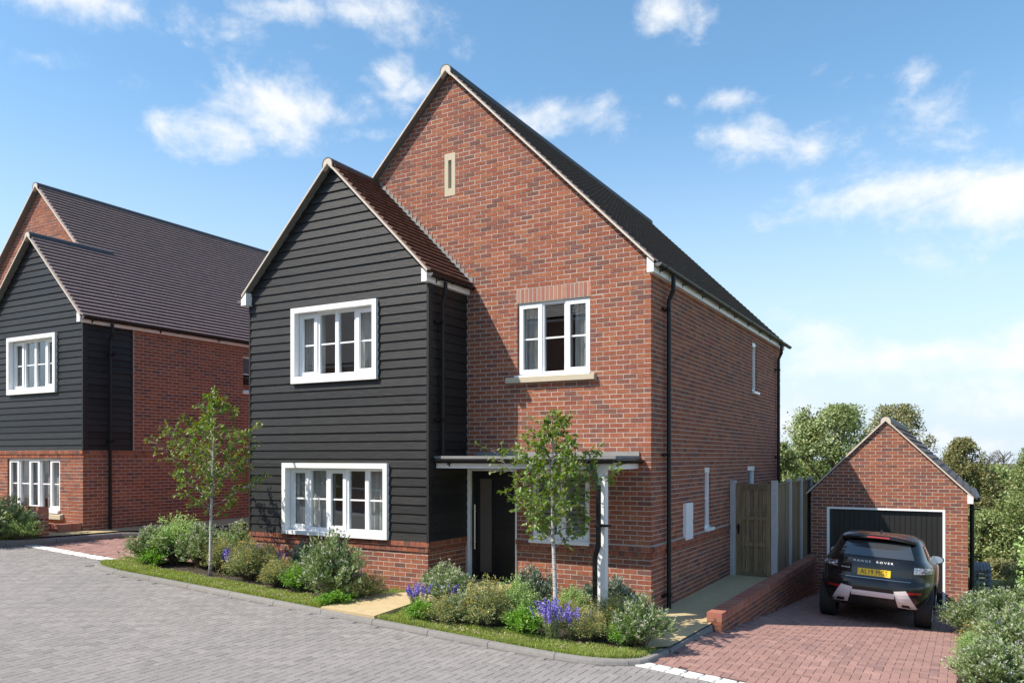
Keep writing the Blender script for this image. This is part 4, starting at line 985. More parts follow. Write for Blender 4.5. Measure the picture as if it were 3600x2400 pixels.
# garden walls in front of the left house
def brick_block(name, label, fr_list, box, cope='u', group=None):
    pass
def garden_wall(label, x0, x1, y0, y1, z0, z1, cope_axis):
    t = thing('garden_wall', label, 'garden wall', ((x0+x1)/2, (y0+y1)/2, z0))
    m = MB(); m.box(x0+.004, x1-.004, z0, z1-.004, y0+.004, y1-.004); core = m.build('wall_core', 'mortar', t)
    pc = Pieces('brick', 'brick', core, 'brickwork', limit=90); cz = z1-.22
    for fr, a, b in ((front(y0+.004), x0, x1), (side(x1-.004), y0, y1)):
        lay_bricks(pc, fr, [(a, z0), (b, z0), (b, cz), (a, cz)], [], u_ref=x1 if fr.u.x else y0, z_ref=z1-.22-40*BH)
    pcc = Pieces('coping_brick', 'brick_smooth', core, 'coping', limit=90)
    if cope_axis == 'x':
        u = x1
        while u > x0:
            m = MB(); m.box(max(x0, u-.065), u, cz+.006, z1, y0-.002, y1+.002); pcc.add(m.v, m.f); u -= .075
    else:
        u = y0
        while u < y1:
            m = MB(); m.box(x0-.002, x1+.002, cz+.006, z1, u, min(u+.065, y1)); pcc.add(m.v, m.f); u += .075
    return t
garden_wall('red brick garden wall ending beside the white flowering shrubs at the far left', -19.5, -12.332, -2.12, -1.91, .62, 1.372, 'x')
garden_wall('low brick step wall under the stone sill of the left house window', -16.5, -12.78, -1.59, -1.38, .70, .97, 'x')
garden_wall('low brick return wall running to the corner of the left house', -12.775, -12.57, -1.59, -1.06, .70, .968, 'y')
# ------------------------------------------------------------------ garage
GY = 8.04; GX0, GX1 = 1.05, 4.222; GXM = 2.63; GRZ = 3.205
gar = thing('garage', 'detached brick garage with a black boarded door at the end of the right driveway', 'garage', (GXM, 11, -.9))
gF = front(GY); GD = (1.396, 3.797, -.95, 1.255)
gz = 1.05
wg = wall_backing(gar, gF, [(GX0, -1.2), (GX1, -1.2), (GX1, 1.60), (GXM, 3.19), (GX0, 1.61)], [(GD[0], GD[1], -1.3, GD[3])])
pg = Pieces('brick', 'brick', wg, 'brickwork')
lay_bricks(pg, gF, [(GX0, -1.1), (GX1, -1.1), (GX1, 1.60), (GXM, 3.18), (GX0, 1.61)], [(GD[0], GD[1], -1.3, GD[3])], u_ref=GX1, phase=0, z_ref=GD[3]-40*BH)
gS = side(GX1); wg2 = wall_backing(gar, gS, [(GY+.1, -1.3), (14, -1.3), (14, 1.62), (GY+.1, 1.62)], [])
pg2 = Pieces('brick', 'brick', wg2, 'brickwork', limit=0); lay_bricks(pg2, gS, [(GY, -1.2), (14, -1.2), (14, 1.4), (GY, 1.4)], [], u_ref=GY, phase=1, z_ref=GD[3]-40*BH)
m = MB(); m.box(GX0, GX0+.1, -1.3, 1.6, GY+.11, 14); m.prism([(GX0, -1.3), (GX1, -1.3), (GX1, 1.6), (GXM, 3.15), (GX0, 1.6)], 13.9, 14); m.build('rear_wall', 'brick_smooth', gar)
m = MB(gF); m.box(GD[0], GD[0]+.055, -1.0, GD[3], -.09, .012); m.box(GD[1]-.05, GD[1], -1.05, GD[3], -.09, .012); m.box(GD[0]+.055, GD[1]-.05, GD[3]-.042, GD[3], -.09, .012)
gd = MB(gF); gd.box(GD[0]+.055, GD[1]-.05, -1.0, GD[3]-.042, -.09, -.075)
gdo = gd.build('garage_door', 'garage_black', gar); m.build('door_frame', 'white_upvc', gdo)
u = GD[0]+.058; n = 22; pw = (GD[1]-.05-GD[0]-.055)/n
for i in range(n):
    m = MB(gF); a = GD[0]+.055+i*pw; m.box(a+.005, a+pw-.005, -.99, GD[3]-.045, -.076, -.060); m.build('door_plank', 'garage_black', gdo)
m = MB(gF); m.box(GD[0]+.055, GD[1]-.05, -1.1, -.885, -.09, .0); m.build('door_threshold', 'kerb_concrete', gar)
grf = gable_roof(gar, GXM, GRZ, 1.70, GY-.06, 14.1, 'roof_tile', 'ridge_dark')
pgt = Pieces('roof_tile', 'roof_tile_garage', grf, 'roof_tiling')
roof_tiles(pgt, (GXM+1.75, GY-.045, GRZ-1.75+.042), (0, 1, 0), (-R2, 0, R2), (R2, 0, R2), 6.1, 1.75*math.sqrt(2)-.02, w=.33, g=.20, tail=.04)
stuff_rows(grf, GXM, GRZ, 1.75, GY-.05, 14.1, 'roof_tile', -1, g=.2)
ridge_row(grf, GXM, GRZ-.01, GY-.06, 14.1, 'ridge_dark', r=.12)
eaves_box(gar, GX1-.01, GX1+.10, 1.405, 1.61, 1.525, GY-.058, 14.05)
m = MB(); m.prism([(4.325, 1.54), (4.455, 1.54), (4.455, 1.46), (4.40, 1.44), (4.325, 1.44)], GY+.05, 14.1); m.build('gutter', 'black_plastic', gar)
downpipe(gar, [(4.30, GY+.35, 1.45), (4.30, GY+.35, -1.0)], .045, [((4.30, GY+.35, 1.27), (0, 0)), ((4.30, GY+.35, .25), (0, 0))])

# ------------------------------------------------------------------ side path wall, gate, fence
SK = .0185
WX = lambda y: 1.043+SK*(y-.1)
ret = thing('retaining_wall', 'low brick retaining wall with brick on edge coping between the side path and the driveway', 'wall', (1.0, 4, 0))
RT = .112
class Skew(Fr): pass
rfr = Fr((WX(0), 0, 0), Vector((SK, 1, 0)).normalized(), Vector((1, -SK, 0)).normalized())
outer = [(.1, -.35), (7.95, -1.15), (7.95, RT-.11), (.1, RT-.11)]
wr = MB(rfr); wr.prism([(.104, -.4), (7.95, -1.2), (7.95, RT-.004), (.104, RT-.004)], -.215, -.002); wrr = wr.build('wall_core', 'mortar', ret)
pr = Pieces('brick', 'brick', wrr, 'brickwork', limit=200)
lay_bricks(pr, rfr, outer, [], u_ref=.1, phase=1, z_ref=RT-.11-30*BH)
pcp_ = Pieces('coping_brick', 'brick_smooth', wrr, 'coping', limit=110)
u = .1
while u < 7.9:
    m = MB(rfr); m.box(u, min(u+.060, 7.9), RT-.105, RT, -.222, .004); pcp_.add(m.v, m.f, ('rc', 1) if u+.060 < 7.9 else None); u += .075
m = MB(rfr)
for r in range(3): 
    q = MB(rfr); q.box(.094, .12, RT-.11-(r+1)*BH+.005, RT-.11-r*BH-.005, -.218, .0); pr.add(q.v, q.f)
gp_ = thing('concrete_post', 'square concrete gate post standing against the side wall of the brick house', 'post', (.05, 4.75, 0))
m = MB(); m.box(.010, .12, 0.0, 1.93, 4.70, 4.80); m.build('post_shaft', 'concrete_post', gp_)
gate = thing('timber_gate', 'weathered green tinged timber gate with black ring latch between two concrete posts', 'gate', (.45, 4.75, 0))
def gbx(name, a, b, c, d, n0, n1, mat='fence_wood'):
    m = MB(front(4.75)); m.box(a, b, c, d, n0, n1); return m.build(name, mat, gate)
gx0, gx1 = .125, .815
for (a, b) in ((gx0, gx0+.10), (gx1-.09, gx1)): gbx('gate_stile', a, b, .03, 1.845, -.02, .025)
st = [gx0+.10+i*(gx1-.19-gx0)/6 for i in range(7)]
for i in range(6):
    gbx('gate_board', st[i]+.004, st[i+1]-.004, .06, 1.80, -.018, random.uniform(-.002, .006))
for (c, d) in ((1.75, 1.845), (1.14, 1.20), (.61, .69), (.03, .085)): gbx('gate_rail', gx0+.102, gx1-.092, c, d, -.01, .028)
gbx('gate_cap', gx0-.002, gx1+.002, 1.847, 1.865, -.03, .035)
m = MB(front(4.75)); m.box(.155, .195, .85, 1.05, .025, .031); m.tube([front(4.75).p(.175+.035*math.cos(t*.6), .975+.035*math.sin(t*.6), .045) for t in range(11)], .006, 6); m.tube([front(4.75).p(.175, 1.02, .03), front(4.75).p(.175, 1.02, .06)], .016, 8); m.build('ring_latch', 'iron', gate)
fen = thing('timber_fence', 'close boarded timber fence with concrete posts standing on the retaining wall', 'fence', (.9, 6.6, .1))
FXo = lambda y: .875+SK*(y-4.75)
posts = [4.75, 6.1, 7.33, 8.55]
for y in posts:
    m = MB(); m.box(FXo(y)-.055, FXo(y)+.055, RT-.05, 1.935, y-.055, y+.055); m.build('concrete_post', 'concrete_post', fen)
for a, b in zip(posts, posts[1:]):
    k = 11; w = (b-a-.11)/k
    for i in range(k):
        y = a+.055+i*w; m = MB(); x = FXo(y+w/2)
        m.prism([(x-.012, RT), (x+random.uniform(.016, .024), RT), (x+.018, 1.84), (x-.012, 1.84)], y+.002, y+w-.003+.0); m.build('fence_board', 'fence_wood', fen)
    m = MB(); x = FXo((a+b)/2); m.box(x-.04, x+.045, 1.842, 1.872, a+.056, b-.056); m.build('capping_rail', 'fence_wood', fen)

# ------------------------------------------------------------------ gabion behind the garage
gab = thing('gabion_basket', 'wire gabion basket of blue grey stones beyond the garage corner', 'gabion', (4.95, 13.6, -1.3))
gx0_, gx1_, gy0, gy1, gz0, gz1 = 4.36, 4.80, 13.2, 15.0, -1.75, -.60
ps = Pieces('stone', 'gabion_stone', gab, 'stones', limit=200); rnd = random.Random(4)
def rock(c, r):
    bm = bmesh.new(); bmesh.ops.create_icosphere(bm, subdivisions=1, radius=r)
    for v in bm.verts: v.co = Vector((v.co.x*rnd.uniform(.75, 1.2), v.co.y*rnd.uniform(.75, 1.2), v.co.z*rnd.uniform(.6, .95)))+Vector(c)
    vs = [v.co.copy() for v in bm.verts]; fs = [tuple(v.index for v in f.verts) for f in bm.faces]; bm.free(); return vs, fs
for i in range(5):
    for j in range(10):
        for k in range(10):
            if 0 < i < 4 and 0 < j < 9 and 0 < k < 9: continue
            ps.add(*rock((gx0_+.05+i*.086, gy0+.08+j*.18, gz0+.06+k*.115), rnd.uniform(.045, .07)))
m = MB(); s = .075
def wire(a, b): m.tube([a, b], .0035, 4, cap=False)
u = gx0_
while u <= gx1_+.001: wire((u, gy0, gz0), (u, gy0, gz1)); wire((u, gy0, gz1), (u, gy1, gz1)); u += s
u = gz0
while u <= gz1+.001: wire((gx0_, gy0, u), (gx1_, gy0, u)); wire((gx1_, gy0, u), (gx1_, gy1, u)); u += s
u = gy0
while u <= gy1: wire((gx0_, u, gz1), (gx1_, u, gz1)); wire((gx1_, u, gz0), (gx1_, u, gz1)); u += s*1.5
m.build('wire_mesh', 'wire', gab)
struct(poly_sheet('verge', [(4.1, 8.0), (11, 8.0), (12, 24), (4.1, 24)], lambda x, y: DRV(4.2, 8)-.08-(y-8)*.05-.05*(x-4), 'turf', 1.0))

# ------------------------------------------------------------------ houses across the road, seen mirrored in the windows
def far_house(label, x0, x1, y0, y1, zg, eave, mat='roof_tile', win=()):
    """brick house with its eaves towards the road (+y)"""
    t = thing('brick_house', label, 'house', ((x0+x1)/2, (y0+y1)/2, zg))
    F = Fr((0, y1, 0), (1, 0, 0), (0, 1, 0)); ym = (y0+y1)/2; hf = (y1-y0)/2
    w = wall_backing(t, F, [(x0, zg), (x1, zg), (x1, zg+eave), (x0, zg+eave)], list(win)); p = Pieces('brick', 'brick', w, 'brickwork', limit=0)
    lay_bricks(p, F, [(x0, zg), (x1, zg), (x1, zg+eave), (x0, zg+eave)], list(win), u_ref=x1)
    m = MB(Fr((0, 0, 0), (0, 1, 0), (1, 0, 0)))
    m.prism([(y0, zg), (y1-.1, zg), (y1-.1, zg+eave), (ym, zg+eave+hf), (y0, zg+eave)], x0, x0+.1); m.prism([(y0, zg), (y1-.1, zg), (y1-.1, zg+eave), (ym, zg+eave+hf), (y0, zg+eave)], x1-.1, x1)
    m.box(y0, y0+.1, zg, zg+eave, x0+.1, x1-.1); m.build('rear_wall', 'brick_smooth', t)
    rm = MB(Fr((0, 0, 0), (0, 1, 0), (1, 0, 0))); n = int((hf+.1)*math.sqrt(2)/.115)
    for sg in (-1, 1):
        for i in range(n):
            a = hf+.1-i*.115*R2; b = a-.115*R2; za = zg+eave+hf-a+.03; zb = za+.115*R2
            rm.prism([(ym+sg*a, za), (ym+sg*(a+.02), za+.02), (ym+sg*(b+.007), zb+.007), (ym+sg*b, zb)], x0-.1, x1+.1)
    rm.build('roof', mat, t)
    f = MB(); f.box(x0-.1, x1+.1, zg+eave-.15, zg+eave+.0, y1, y1+.08); f.build('fascia', 'white_paint', t)
    g = MB(); g.tube([(x0-.1, y1+.14, zg+eave-.02), (x1+.1, y1+.14, zg+eave-.02)], .05, 8); g.build('gutter', 'black_plastic', t)
    for h in win:
        ww, l_ = window(t, F, h, 3, rec=.05)
        m = MB(F); m.box(h[0], h[1], h[2], h[3], -.6, -.55); m.build('room_lining', 'room', t)
far_house('brick house across the road, mirrored in the upper bay window', -32, -17.2, -24, -16, 1.1, 5.2, win=((-21.2, -19.9, 4.2, 5.4), (-26, -24, 4.2, 5.4)))
far_house('brick house across the road, mirrored in the upstairs gable window', -13, -3.6, -20.5, -12.4, .4, 6.7, win=((-6.2, -5.0, 3.7, 4.9), (-10.5, -9, 3.7, 4.9)))
t = thing('garden_wall', 'low brick garden wall across the road, mirrored in the ground floor windows', 'garden wall', (-12, -10.4, .5))
m = MB(); m.prism([(-30, 1.2), (-1.5, -.4), (-1.5, .75), (-30, 2.2)], -10.6, -10.4); m.build('wall_core', 'brick_smooth', t)
mo = MB(); mo.prism([(-30, 2.2), (-1.5, .75), (-1.5, .81), (-30, 2.26)], -10.63, -10.37); mo.build('coping', 'kerb_concrete', t)
# ------------------------------------------------------------------ car
car = thing('parked_car', 'black sports utility car parked facing the garage door on the red driveway', 'car', (2.735, 3.36, 0))
cz = DRV(2.735, 3.36)
ax = Vector((1, 0, -.057)).normalized(); ay = Vector((0, 1, -.0725)).normalized(); az = ax.cross(ay).normalized(); ay = az.cross(ax)
car.matrix_world = Matrix(((ax.x, ay.x, az.x, 2.735), (ax.y, ay.y, az.y, 3.36), (ax.z, ay.z, az.z, cz), (0, 0, 0, 1)))
ROOT[car.name] = Vector()
LV = [(.29, .30, 3.95, .74), (.33, .20, 4.1, .80), (.40, .11, 4.2, .855), (.48, .05, 4.26, .895), (.56, .015, 4.3, .92), (.64, .0, 4.32, .938), (.72, .005, 4.33, .945), (.77, .03, 4.33, .948), (.80, .075, 4.32, .946),
      (.88, .10, 4.3, .943), (.96, .105, 4.28, .938), (1.02, .11, 4.2, .925), (1.08, .12, 4.0, .90), (1.12, .135, 3.7, .865), (1.155, .165, 3.25, .825), (1.20, .22, 3.0, .80), (1.28, .32, 2.8, .77), (1.36, .42, 2.6, .738), (1.44, .52, 2.4, .70), (1.50, .62, 2.22, .665), (1.545, .72, 2.08, .605), (1.575, .88, 1.95, .53), (1.59, 1.05, 1.8, .42)]
SE = 4.6
def lvl(z):
    z = max(LV[0][0], min(LV[-1][0], z))
    for a, b in zip(LV, LV[1:]):
        if z <= b[0]:
            t = (z-a[0])/(b[0]-a[0]); t = t*t*(3-2*t)*.35+t*.65; return [a[i]+(b[i]-a[i])*t for i in range(4)]
def rear(x, z):
    _, yr, yf, hw = lvl(z); hl = (yf-yr)/2; q = min(.999, abs(x)/hw); return (yr+yf)/2-hl*(1-q**SE)**(1/SE)
def flank(y, z):
    _, yr, yf, hw = lvl(z); hl = (yf-yr)/2; q = min(.97, abs(y-(yr+yf)/2)/hl); return hw*(1-q**SE)**(1/SE)
def car_body():
    zs = []
    for a, b in zip(LV, LV[1:]):
        k = max(1, int((b[0]-a[0])/.022)); zs += [a[0]+(b[0]-a[0])*i/k for i in range(k)]
    zs.append(LV[-1][0]); n = 144; vs = []; fs = []
    for z in zs:
        _, yr, yf, hw = lvl(z); yc = (yr+yf)/2; hl = (yf-yr)/2
        for i in range(n):
            t = 2*math.pi*i/n; c, s = math.cos(t), math.sin(t)
            vs.append(Vector((hw*math.copysign(abs(c)**(2/SE), c), yc+hl*math.copysign(abs(s)**(2/SE), s), z)))
    for j in range(len(zs)-1):
        for i in range(n):
            q = (j*n+i, j*n+(i+1) % n, (j+1)*n+(i+1) % n, (j+1)*n+i); c = (vs[q[0]]+vs[q[1]]+vs[q[2]]+vs[q[3]])/4
            if abs(c.x) > .6 and min(math.hypot(c.y-wy, c.z-.36) for wy in (.84, 3.5)) < .415 and c.z < .77 and c.y > .4: continue
            fs.append(q)
    fs.append(tuple((len(zs)-1)*n+i for i in range(n))); fs.append(tuple(range(n-1, -1, -1)))
    mb = MB(); mb.add(vs, fs); return mb.build('body', 'car_paint', car, smooth=True)
car_b = car_body()
def rpatch(name, pts, off, mat, parent=car, nx=10, nz=4, skirt=.03):
    """pts: four (x,z) corners, bottom left, bottom right, top right, top left; a panel following the tail of the car"""
    mb = MB(); vs = []; fs = []
    for j in range(nz+1):
        for i in range(nx+1):
            u, v = i/nx, j/nz; x = (pts[0][0]*(1-u)+pts[1][0]*u)*(1-v)+(pts[3][0]*(1-u)+pts[2][0]*u)*v; z = (pts[0][1]*(1-u)+pts[1][1]*u)*(1-v)+(pts[3][1]*(1-u)+pts[2][1]*u)*v
            vs.append(Vector((x, rear(x, z)-off, z)))
    W_ = nx+1
    for j in range(nz):
        for i in range(nx): fs.append((j*W_+i, j*W_+i+1, (j+1)*W_+i+1, (j+1)*W_+i))
    rim = [i for i in range(W_)]+[j*W_+nx for j in range(1, nz+1)]+[nz*W_+i for i in range(nx-1, -1, -1)]+[j*W_ for j in range(nz-1, 0, -1)]
    b = len(vs); vs += [vs[i]+Vector((0, skirt, 0)) for i in rim]
    for k in range(len(rim)): k2 = (k+1) % len(rim); fs.append((rim[k], b+k, b+k2, rim[k2]))
    mb.add(vs, fs); return mb.build(name, mat, parent, smooth=False)
rpatch('rear_window', [(-.60, 1.175), (.60, 1.175), (.50, 1.43), (-.50, 1.43)], .006, 'car_glass_dark', nx=16, nz=6)
# spoiler over the window
sp = MB(); vs = []; fs = []; n = 20
for i in range(n+1):
    x = -.60+1.2*i/n; e = 1-(abs(x)/.62)**4*.5
    yb = rear(x*.95, 1.47)-.16*e; zt = 1.545-.06*(abs(x)/.6)**2
    for (dy, z) in ((0, zt-.055), (-.0, zt-.02), (.03, zt), (.36, zt+.03), (.36, zt-.08)): vs.append(Vector((x, yb+dy, z)))
for i in range(n):
    for k in range(5): fs.append((i*5+k, i*5+(k+1) % 5, (i+1)*5+(k+1) % 5, (i+1)*5+k))
fs += [(4, 3, 2, 1, 0), tuple(n*5+k for k in range(5))]
sp.add(vs, fs); spo = sp.build('spoiler', 'car_paint', car, smooth=False)
yb = rear(0, 1.47)-.16
m = MB(); m.box(-.18, .18, 1.495, 1.522, yb-.004, yb+.02); m.build('brake_light', 'lamp_red', spo)
tg = rpatch('tailgate', [(-.60, .80), (.60, .80), (.585, 1.165), (-.585, 1.165)], .006, 'car_paint', nx=16, nz=10)
rpatch('plate_recess', [(-.345, .83), (.58, .83), (.575, .985), (-.345, .985)], .009, 'car_trim_gloss', tg)
rpatch('tailgate_trim', [(-.59, .985), (.59, .985), (.588, 1.005), (-.588, 1.005)], .014, 'car_paint', tg, nz=1)
rpatch('trim_strip', [(-.57, .80), (.57, .80), (.57, .812), (-.57, .812)], .012, 'chrome_dark', tg, nz=1)
pl = rpatch('number_plate', [(-.265, .848), (.255, .848), (.255, .965), (-.265, .965)], .018, 'plate_yellow', nz=2, nx=4)
def letters(txt, size, cx, cz_, off, mat, name, parent, sx=1.0, space=1.0, th=.0025, bold=0.0):
    cu = bpy.data.curves.new(name, 'FONT'); cu.body = txt; cu.size = size; cu.align_x = 'CENTER'; cu.align_y = 'CENTER'; cu.space_character = space; cu.extrude = th; cu.offset = bold; cu.resolution_u = 2
    to = bpy.data.objects.new(name, cu); COL.objects.link(to); dg_ = bpy.context.evaluated_depsgraph_get(); me = bpy.data.meshes.new_from_object(to.evaluated_get(dg_)); bpy.data.objects.remove(to); bpy.data.curves.remove(cu)
    for v in me.vertices:
        x = cx+v.co.x*sx; z = cz_+v.co.y; v.co = Vector((x, rear(x, z)-off-v.co.z, z))
    me.materials.clear(); me.materials.append(MATS[mat]); o = bpy.data.objects.new(name, me); COL.objects.link(o); o.parent = parent; ROOT[o.name] = Vector(); return o
letters('AL19 MGS', .122, -.005, .9065, .0195, 'plate_black', 'plate_lettering', pl, sx=.76, space=1.06)
letters('RANGE  ROVER', .050, -.03, 1.085, .010, 'badge', 'badge_lettering', tg, sx=1.34, space=1.45)
letters('EVOQUE', .034, -.465, .955, .012, 'badge', 'badge_lettering', tg, sx=1.0, space=1.1)
for sg in (-1, 1):
    a, b = sorted((sg*.605, sg*.905))
    pts = [(a, .945), (b, .945), (b, 1.055), (a, 1.055)]
    if sg > 0: pts = [(.605, .945), (.90, .965), (.875, 1.05), (.605, 1.06)]
    else: pts = [(-.90, .965), (-.605, .945), (-.605, 1.06), (-.875, 1.05)]
    t_ = rpatch('tail_light', pts, .012, 'lamp_clear_dark', nx=8, nz=3)
    for i in range(30):
        x = sg*random.uniform(.625, .86); z = random.uniform(.965, 1.04); mm = MB(); r = random.uniform(.012, .026)
        c = Vector((x, rear(x, z)-.014, z)); t0 = random.uniform(0, 6.28); q = [c+Vector((r*math.cos(t0+k*1.571), random.uniform(-.004, .004), r*.6*math.sin(t0+k*1.571))) for k in range(4)]
        mm.add(q+[c+Vector((0, -.006, 0))], [(0, 1, 4), (1, 2, 4), (2, 3, 4), (3, 0, 4)])
        mm.build('lamp_facet', 'lamp_red' if i % 9 == 4 else ('chrome_dark' if i % 3 == 0 else 'chrome'), t_)
    pts = [(.50, .595), (.74, .615), (.74, .645), (.52, .64)] if sg > 0 else [(-.74, .615), (-.50, .595), (-.52, .64), (-.74, .645)]
    rpatch('reflector', pts, .008, 'lamp_red', nx=4, nz=1)
rpatch('bumper_crease', [(-.80, .685), (.80, .685), (.80, .70), (-.80, .70)], .012, 'car_paint', nz=1, nx=16)
sk = rpatch('skid_plate', [(-.34, .50), (.34, .50), (.34, .59), (-.34, .59)], .022, 'car_silver', nx=8, nz=2)
for sg in (-1, 1):
    pts = [(.40, .36), (.70, .335), (.51, .66), (.325, .63)] if sg > 0 else [(-.70, .335), (-.40, .36), (-.325, .63), (-.51, .66)]
    rpatch('skid_wing', pts, .022, 'car_silver', sk, nx=5, nz=5)
    pts = [(.455, .368), (.60, .355), (.575, .425), (.44, .43)] if sg > 0 else [(-.60, .355), (-.455, .368), (-.44, .43), (-.575, .425)]
    rpatch('exhaust_rim', pts, .027, 'chrome', sk, nx=2, nz=2)
    pts = [(.467, .378), (.588, .366), (.567, .414), (.454, .42)] if sg > 0 else [(-.588, .366), (-.467, .378), (-.454, .42), (-.567, .414)]
    rpatch('exhaust_outlet', pts, .0285, 'plate_black', sk, nx=2, nz=2)
rpatch('diffuser', [(-.40, .345), (.40, .345), (.335, .50), (-.335, .50)], .012, 'car_trim', nx=8, nz=3)
for x in (-.22, 0, .22): rpatch('diffuser_fin', [(x-.03, .35), (x+.03, .35), (x+.03, .47), (x-.03, .47)], .022, 'car_trim', nx=2, nz=2)
# side glass: strips lying on the flank
for sg in (-1, 1):
    for (y0, y1) in ((.75, 1.55), (1.62, 2.35)):
        mb = MB(); vs = []; fs = []
        for j in range(5):
            z = 1.175+j*.06
            for i in range(7):
                _, yr, yf, hw = lvl(z); y = y0+(y1-y0)*i/6+(j*.02 if y0 < 1 else 0); hl = (yf-yr)/2; q = min(.999, abs(y-(yr+yf)/2)/hl); vs.append(Vector((sg*(hw*(1-q**SE)**(1/SE)+.005), y, z)))
        for j in range(4):
            for i in range(6): fs.append((j*7+i, j*7+i+1, (j+1)*7+i+1, (j+1)*7+i))
        mb.add(vs, fs); mb.build('side_window', 'car_glass_dark', car, smooth=True)
    # door mirror
    bm = bmesh.new(); bmesh.ops.create_icosphere(bm, subdivisions=3, radius=1)
    for v in bm.verts: v.co = Vector((sg*.90+v.co.x*.125, 2.36+(v.co.y*.07 if v.co.y > 0 else v.co.y*.012), 1.145+v.co.z*.085))
    me = bpy.data.meshes.new('door_mirror'); bm.to_mesh(me); bm.free(); me.materials.append(MATS['car_paint']); me.polygons.foreach_set('use_smooth', [True]*len(me.polygons))
    mo = bpy.data.objects.new('door_mirror', me); COL.objects.link(mo); mo.parent = car; ROOT[mo.name] = Vector()
    mb = MB(); k = 20; c = Vector((sg*.90, 2.345, 1.145)); mb.add([c+Vector((.108*math.cos(2*math.pi*i/k), 0, .068*math.sin(2*math.pi*i/k))) for i in range(k)], [tuple(range(k))]); mb.build('mirror_glass', 'mirror' if sg > 0 else 'car_glass_dark', mo)  # dim reflection of the left mirror is put into its dark colour
    mb = MB(); mb.tube([(sg*.74, 2.38, 1.13), (sg*.85, 2.37, 1.12)], .03, 8); mb.build('mirror_arm', 'car_trim', mo)
    for wy in (.84, 3.5):
        prof = [(.22, -.13), (.30, -.14), (.345, -.135), (.36, -.11), (.362, 0), (.36, .11), (.345, .135), (.30, .14), (.22, .13)]
        mb = MB(); n = 40; vs = [Vector((sg*.775+b, wy+a*math.cos(2*math.pi*i/n), .36+a*math.sin(2*math.pi*i/n))) for i in range(n) for a, b in prof]; K = len(prof)
        mb.add(vs, [(i*K+k, i*K+(k+1) % K, ((i+1) % n)*K+(k+1) % K, ((i+1) % n)*K+k) for i in range(n) for k in range(K)])
        wh = mb.build('wheel', 'rubber', car, smooth=True)
        mb = MB()
        for i in range(60):
            t = 2*math.pi*i/60
            for xx in (-.09, -.03, .03, .09):
                c = Vector((sg*.775+xx, wy+.363*math.cos(t), .36+.363*math.sin(t))); d = Vector((0, -math.sin(t), math.cos(t))); o_ = Vector((0, math.cos(t), math.sin(t)))
                mb.add([c+Vector((-.022, 0, 0))-d*.012, c+Vector((.022, 0, 0))-d*.012+d*.006, c+Vector((.022, 0, 0))+d*.018, c+Vector((-.022, 0, 0))+d*.012], [(0, 1, 2, 3)])
        mb.build('tread', 'rubber', wh, kind='stuff')
        mb = MB(); xo = sg*(.775+.115)
        def ring(r, x): return [Vector((x, wy+r*math.cos(2*math.pi*i/40), .36+r*math.sin(2*math.pi*i/40))) for i in range(40)]
        R_ = [ring(.265, xo+sg*.018), ring(.25, xo+sg*.022), ring(.235, xo), ring(.22, xo-sg*.1)]
        mb.add([p for r in R_ for p in r], [(j*40+i, j*40+(i+1) % 40, (j+1)*40+(i+1) % 40, (j+1)*40+i) for j in range(3) for i in range(40)])
        for k in range(5):
            t = 2*math.pi*k/5; d = Vector((0, math.cos(t), math.sin(t))); e = Vector((0, -math.sin(t), math.cos(t))); c = Vector((xo, wy, .36))
            mb.add([c+e*.045+d*.02, c-e*.045+d*.02, c-e*.03+d*.245, c+e*.03+d*.245, c+e*.045+d*.02-Vector((sg*.03, 0, 0)), c-e*.045+d*.02-Vector((sg*.03, 0, 0)), c-e*.03+d*.245-Vector((sg*.03, 0, 0)), c+e*.03+d*.245-Vector((sg*.03, 0, 0))], [(0, 1, 2, 3), (0, 3, 7, 4), (1, 5, 6, 2), (0, 4, 5, 1)])
        mb.build('rim', 'chrome', wh)
        mb = MB(); pth = [Vector((sg*(flank(wy+.42*math.cos(t), .36+.42*math.sin(t))-.008), wy+.42*math.cos(t), .36+.42*math.sin(t))) for t in [math.pi*i/24 for i in range(-1, 26)]]
        mb.tube(pth, .022, 6); mb.build('wheel_arch', 'car_trim', car)
m = MB(); m.prism([(-.018, 1.585), (.018, 1.585), (.006, 1.635), (-.006, 1.635)], .98, 1.10); m.build('aerial_fin', 'car_trim', car)
m = MB(); m.box(-.60, .60, .30, .42, .35, 3.9); m.build('chassis', 'car_trim', car)
# ------------------------------------------------------------------ planting
class LB:
    """leaf builder: many small folded leaves in one mesh"""
    def __init__(s): s.v = []; s.f = []
    def leaf(s, p, d, up, L, Wd, fold=.15):
        sd = d.cross(up)
        if sd.length < 1e-4: sd = d.cross(Vector((1, .1, 0)))
        sd.normalize(); n = sd.cross(d); b = len(s.v); m = p+d*(L*.45)+n*(Wd*fold)
        s.v += [p, m+sd*(Wd/2), p+d*L, m-sd*(Wd/2)]; s.f += [(b, b+1, b+2), (b, b+2, b+3)]
    def bit(s, p, r, rnd):
        a = Vector((rnd.uniform(-1, 1), rnd.uniform(-1, 1), rnd.uniform(-1, 1))).normalized(); c = a.cross(Vector((rnd.uniform(-1, 1), rnd.uniform(-1, 1), 1))).normalized()
        b = len(s.v); s.v += [p-a*r, p+c*r, p+a*r, p-c*r]; s.f += [(b, b+1, b+2, b+3)]
    def mesh(s, name, mat):
        me = bpy.data.meshes.new(name); me.from_pydata(s.v, [], s.f); me.materials.append(MATS[mat]); me.update(); return me
def rv(rnd, z=1.0): return Vector((rnd.gauss(0, 1), rnd.gauss(0, 1), rnd.gauss(0, 1)*z)).normalized()
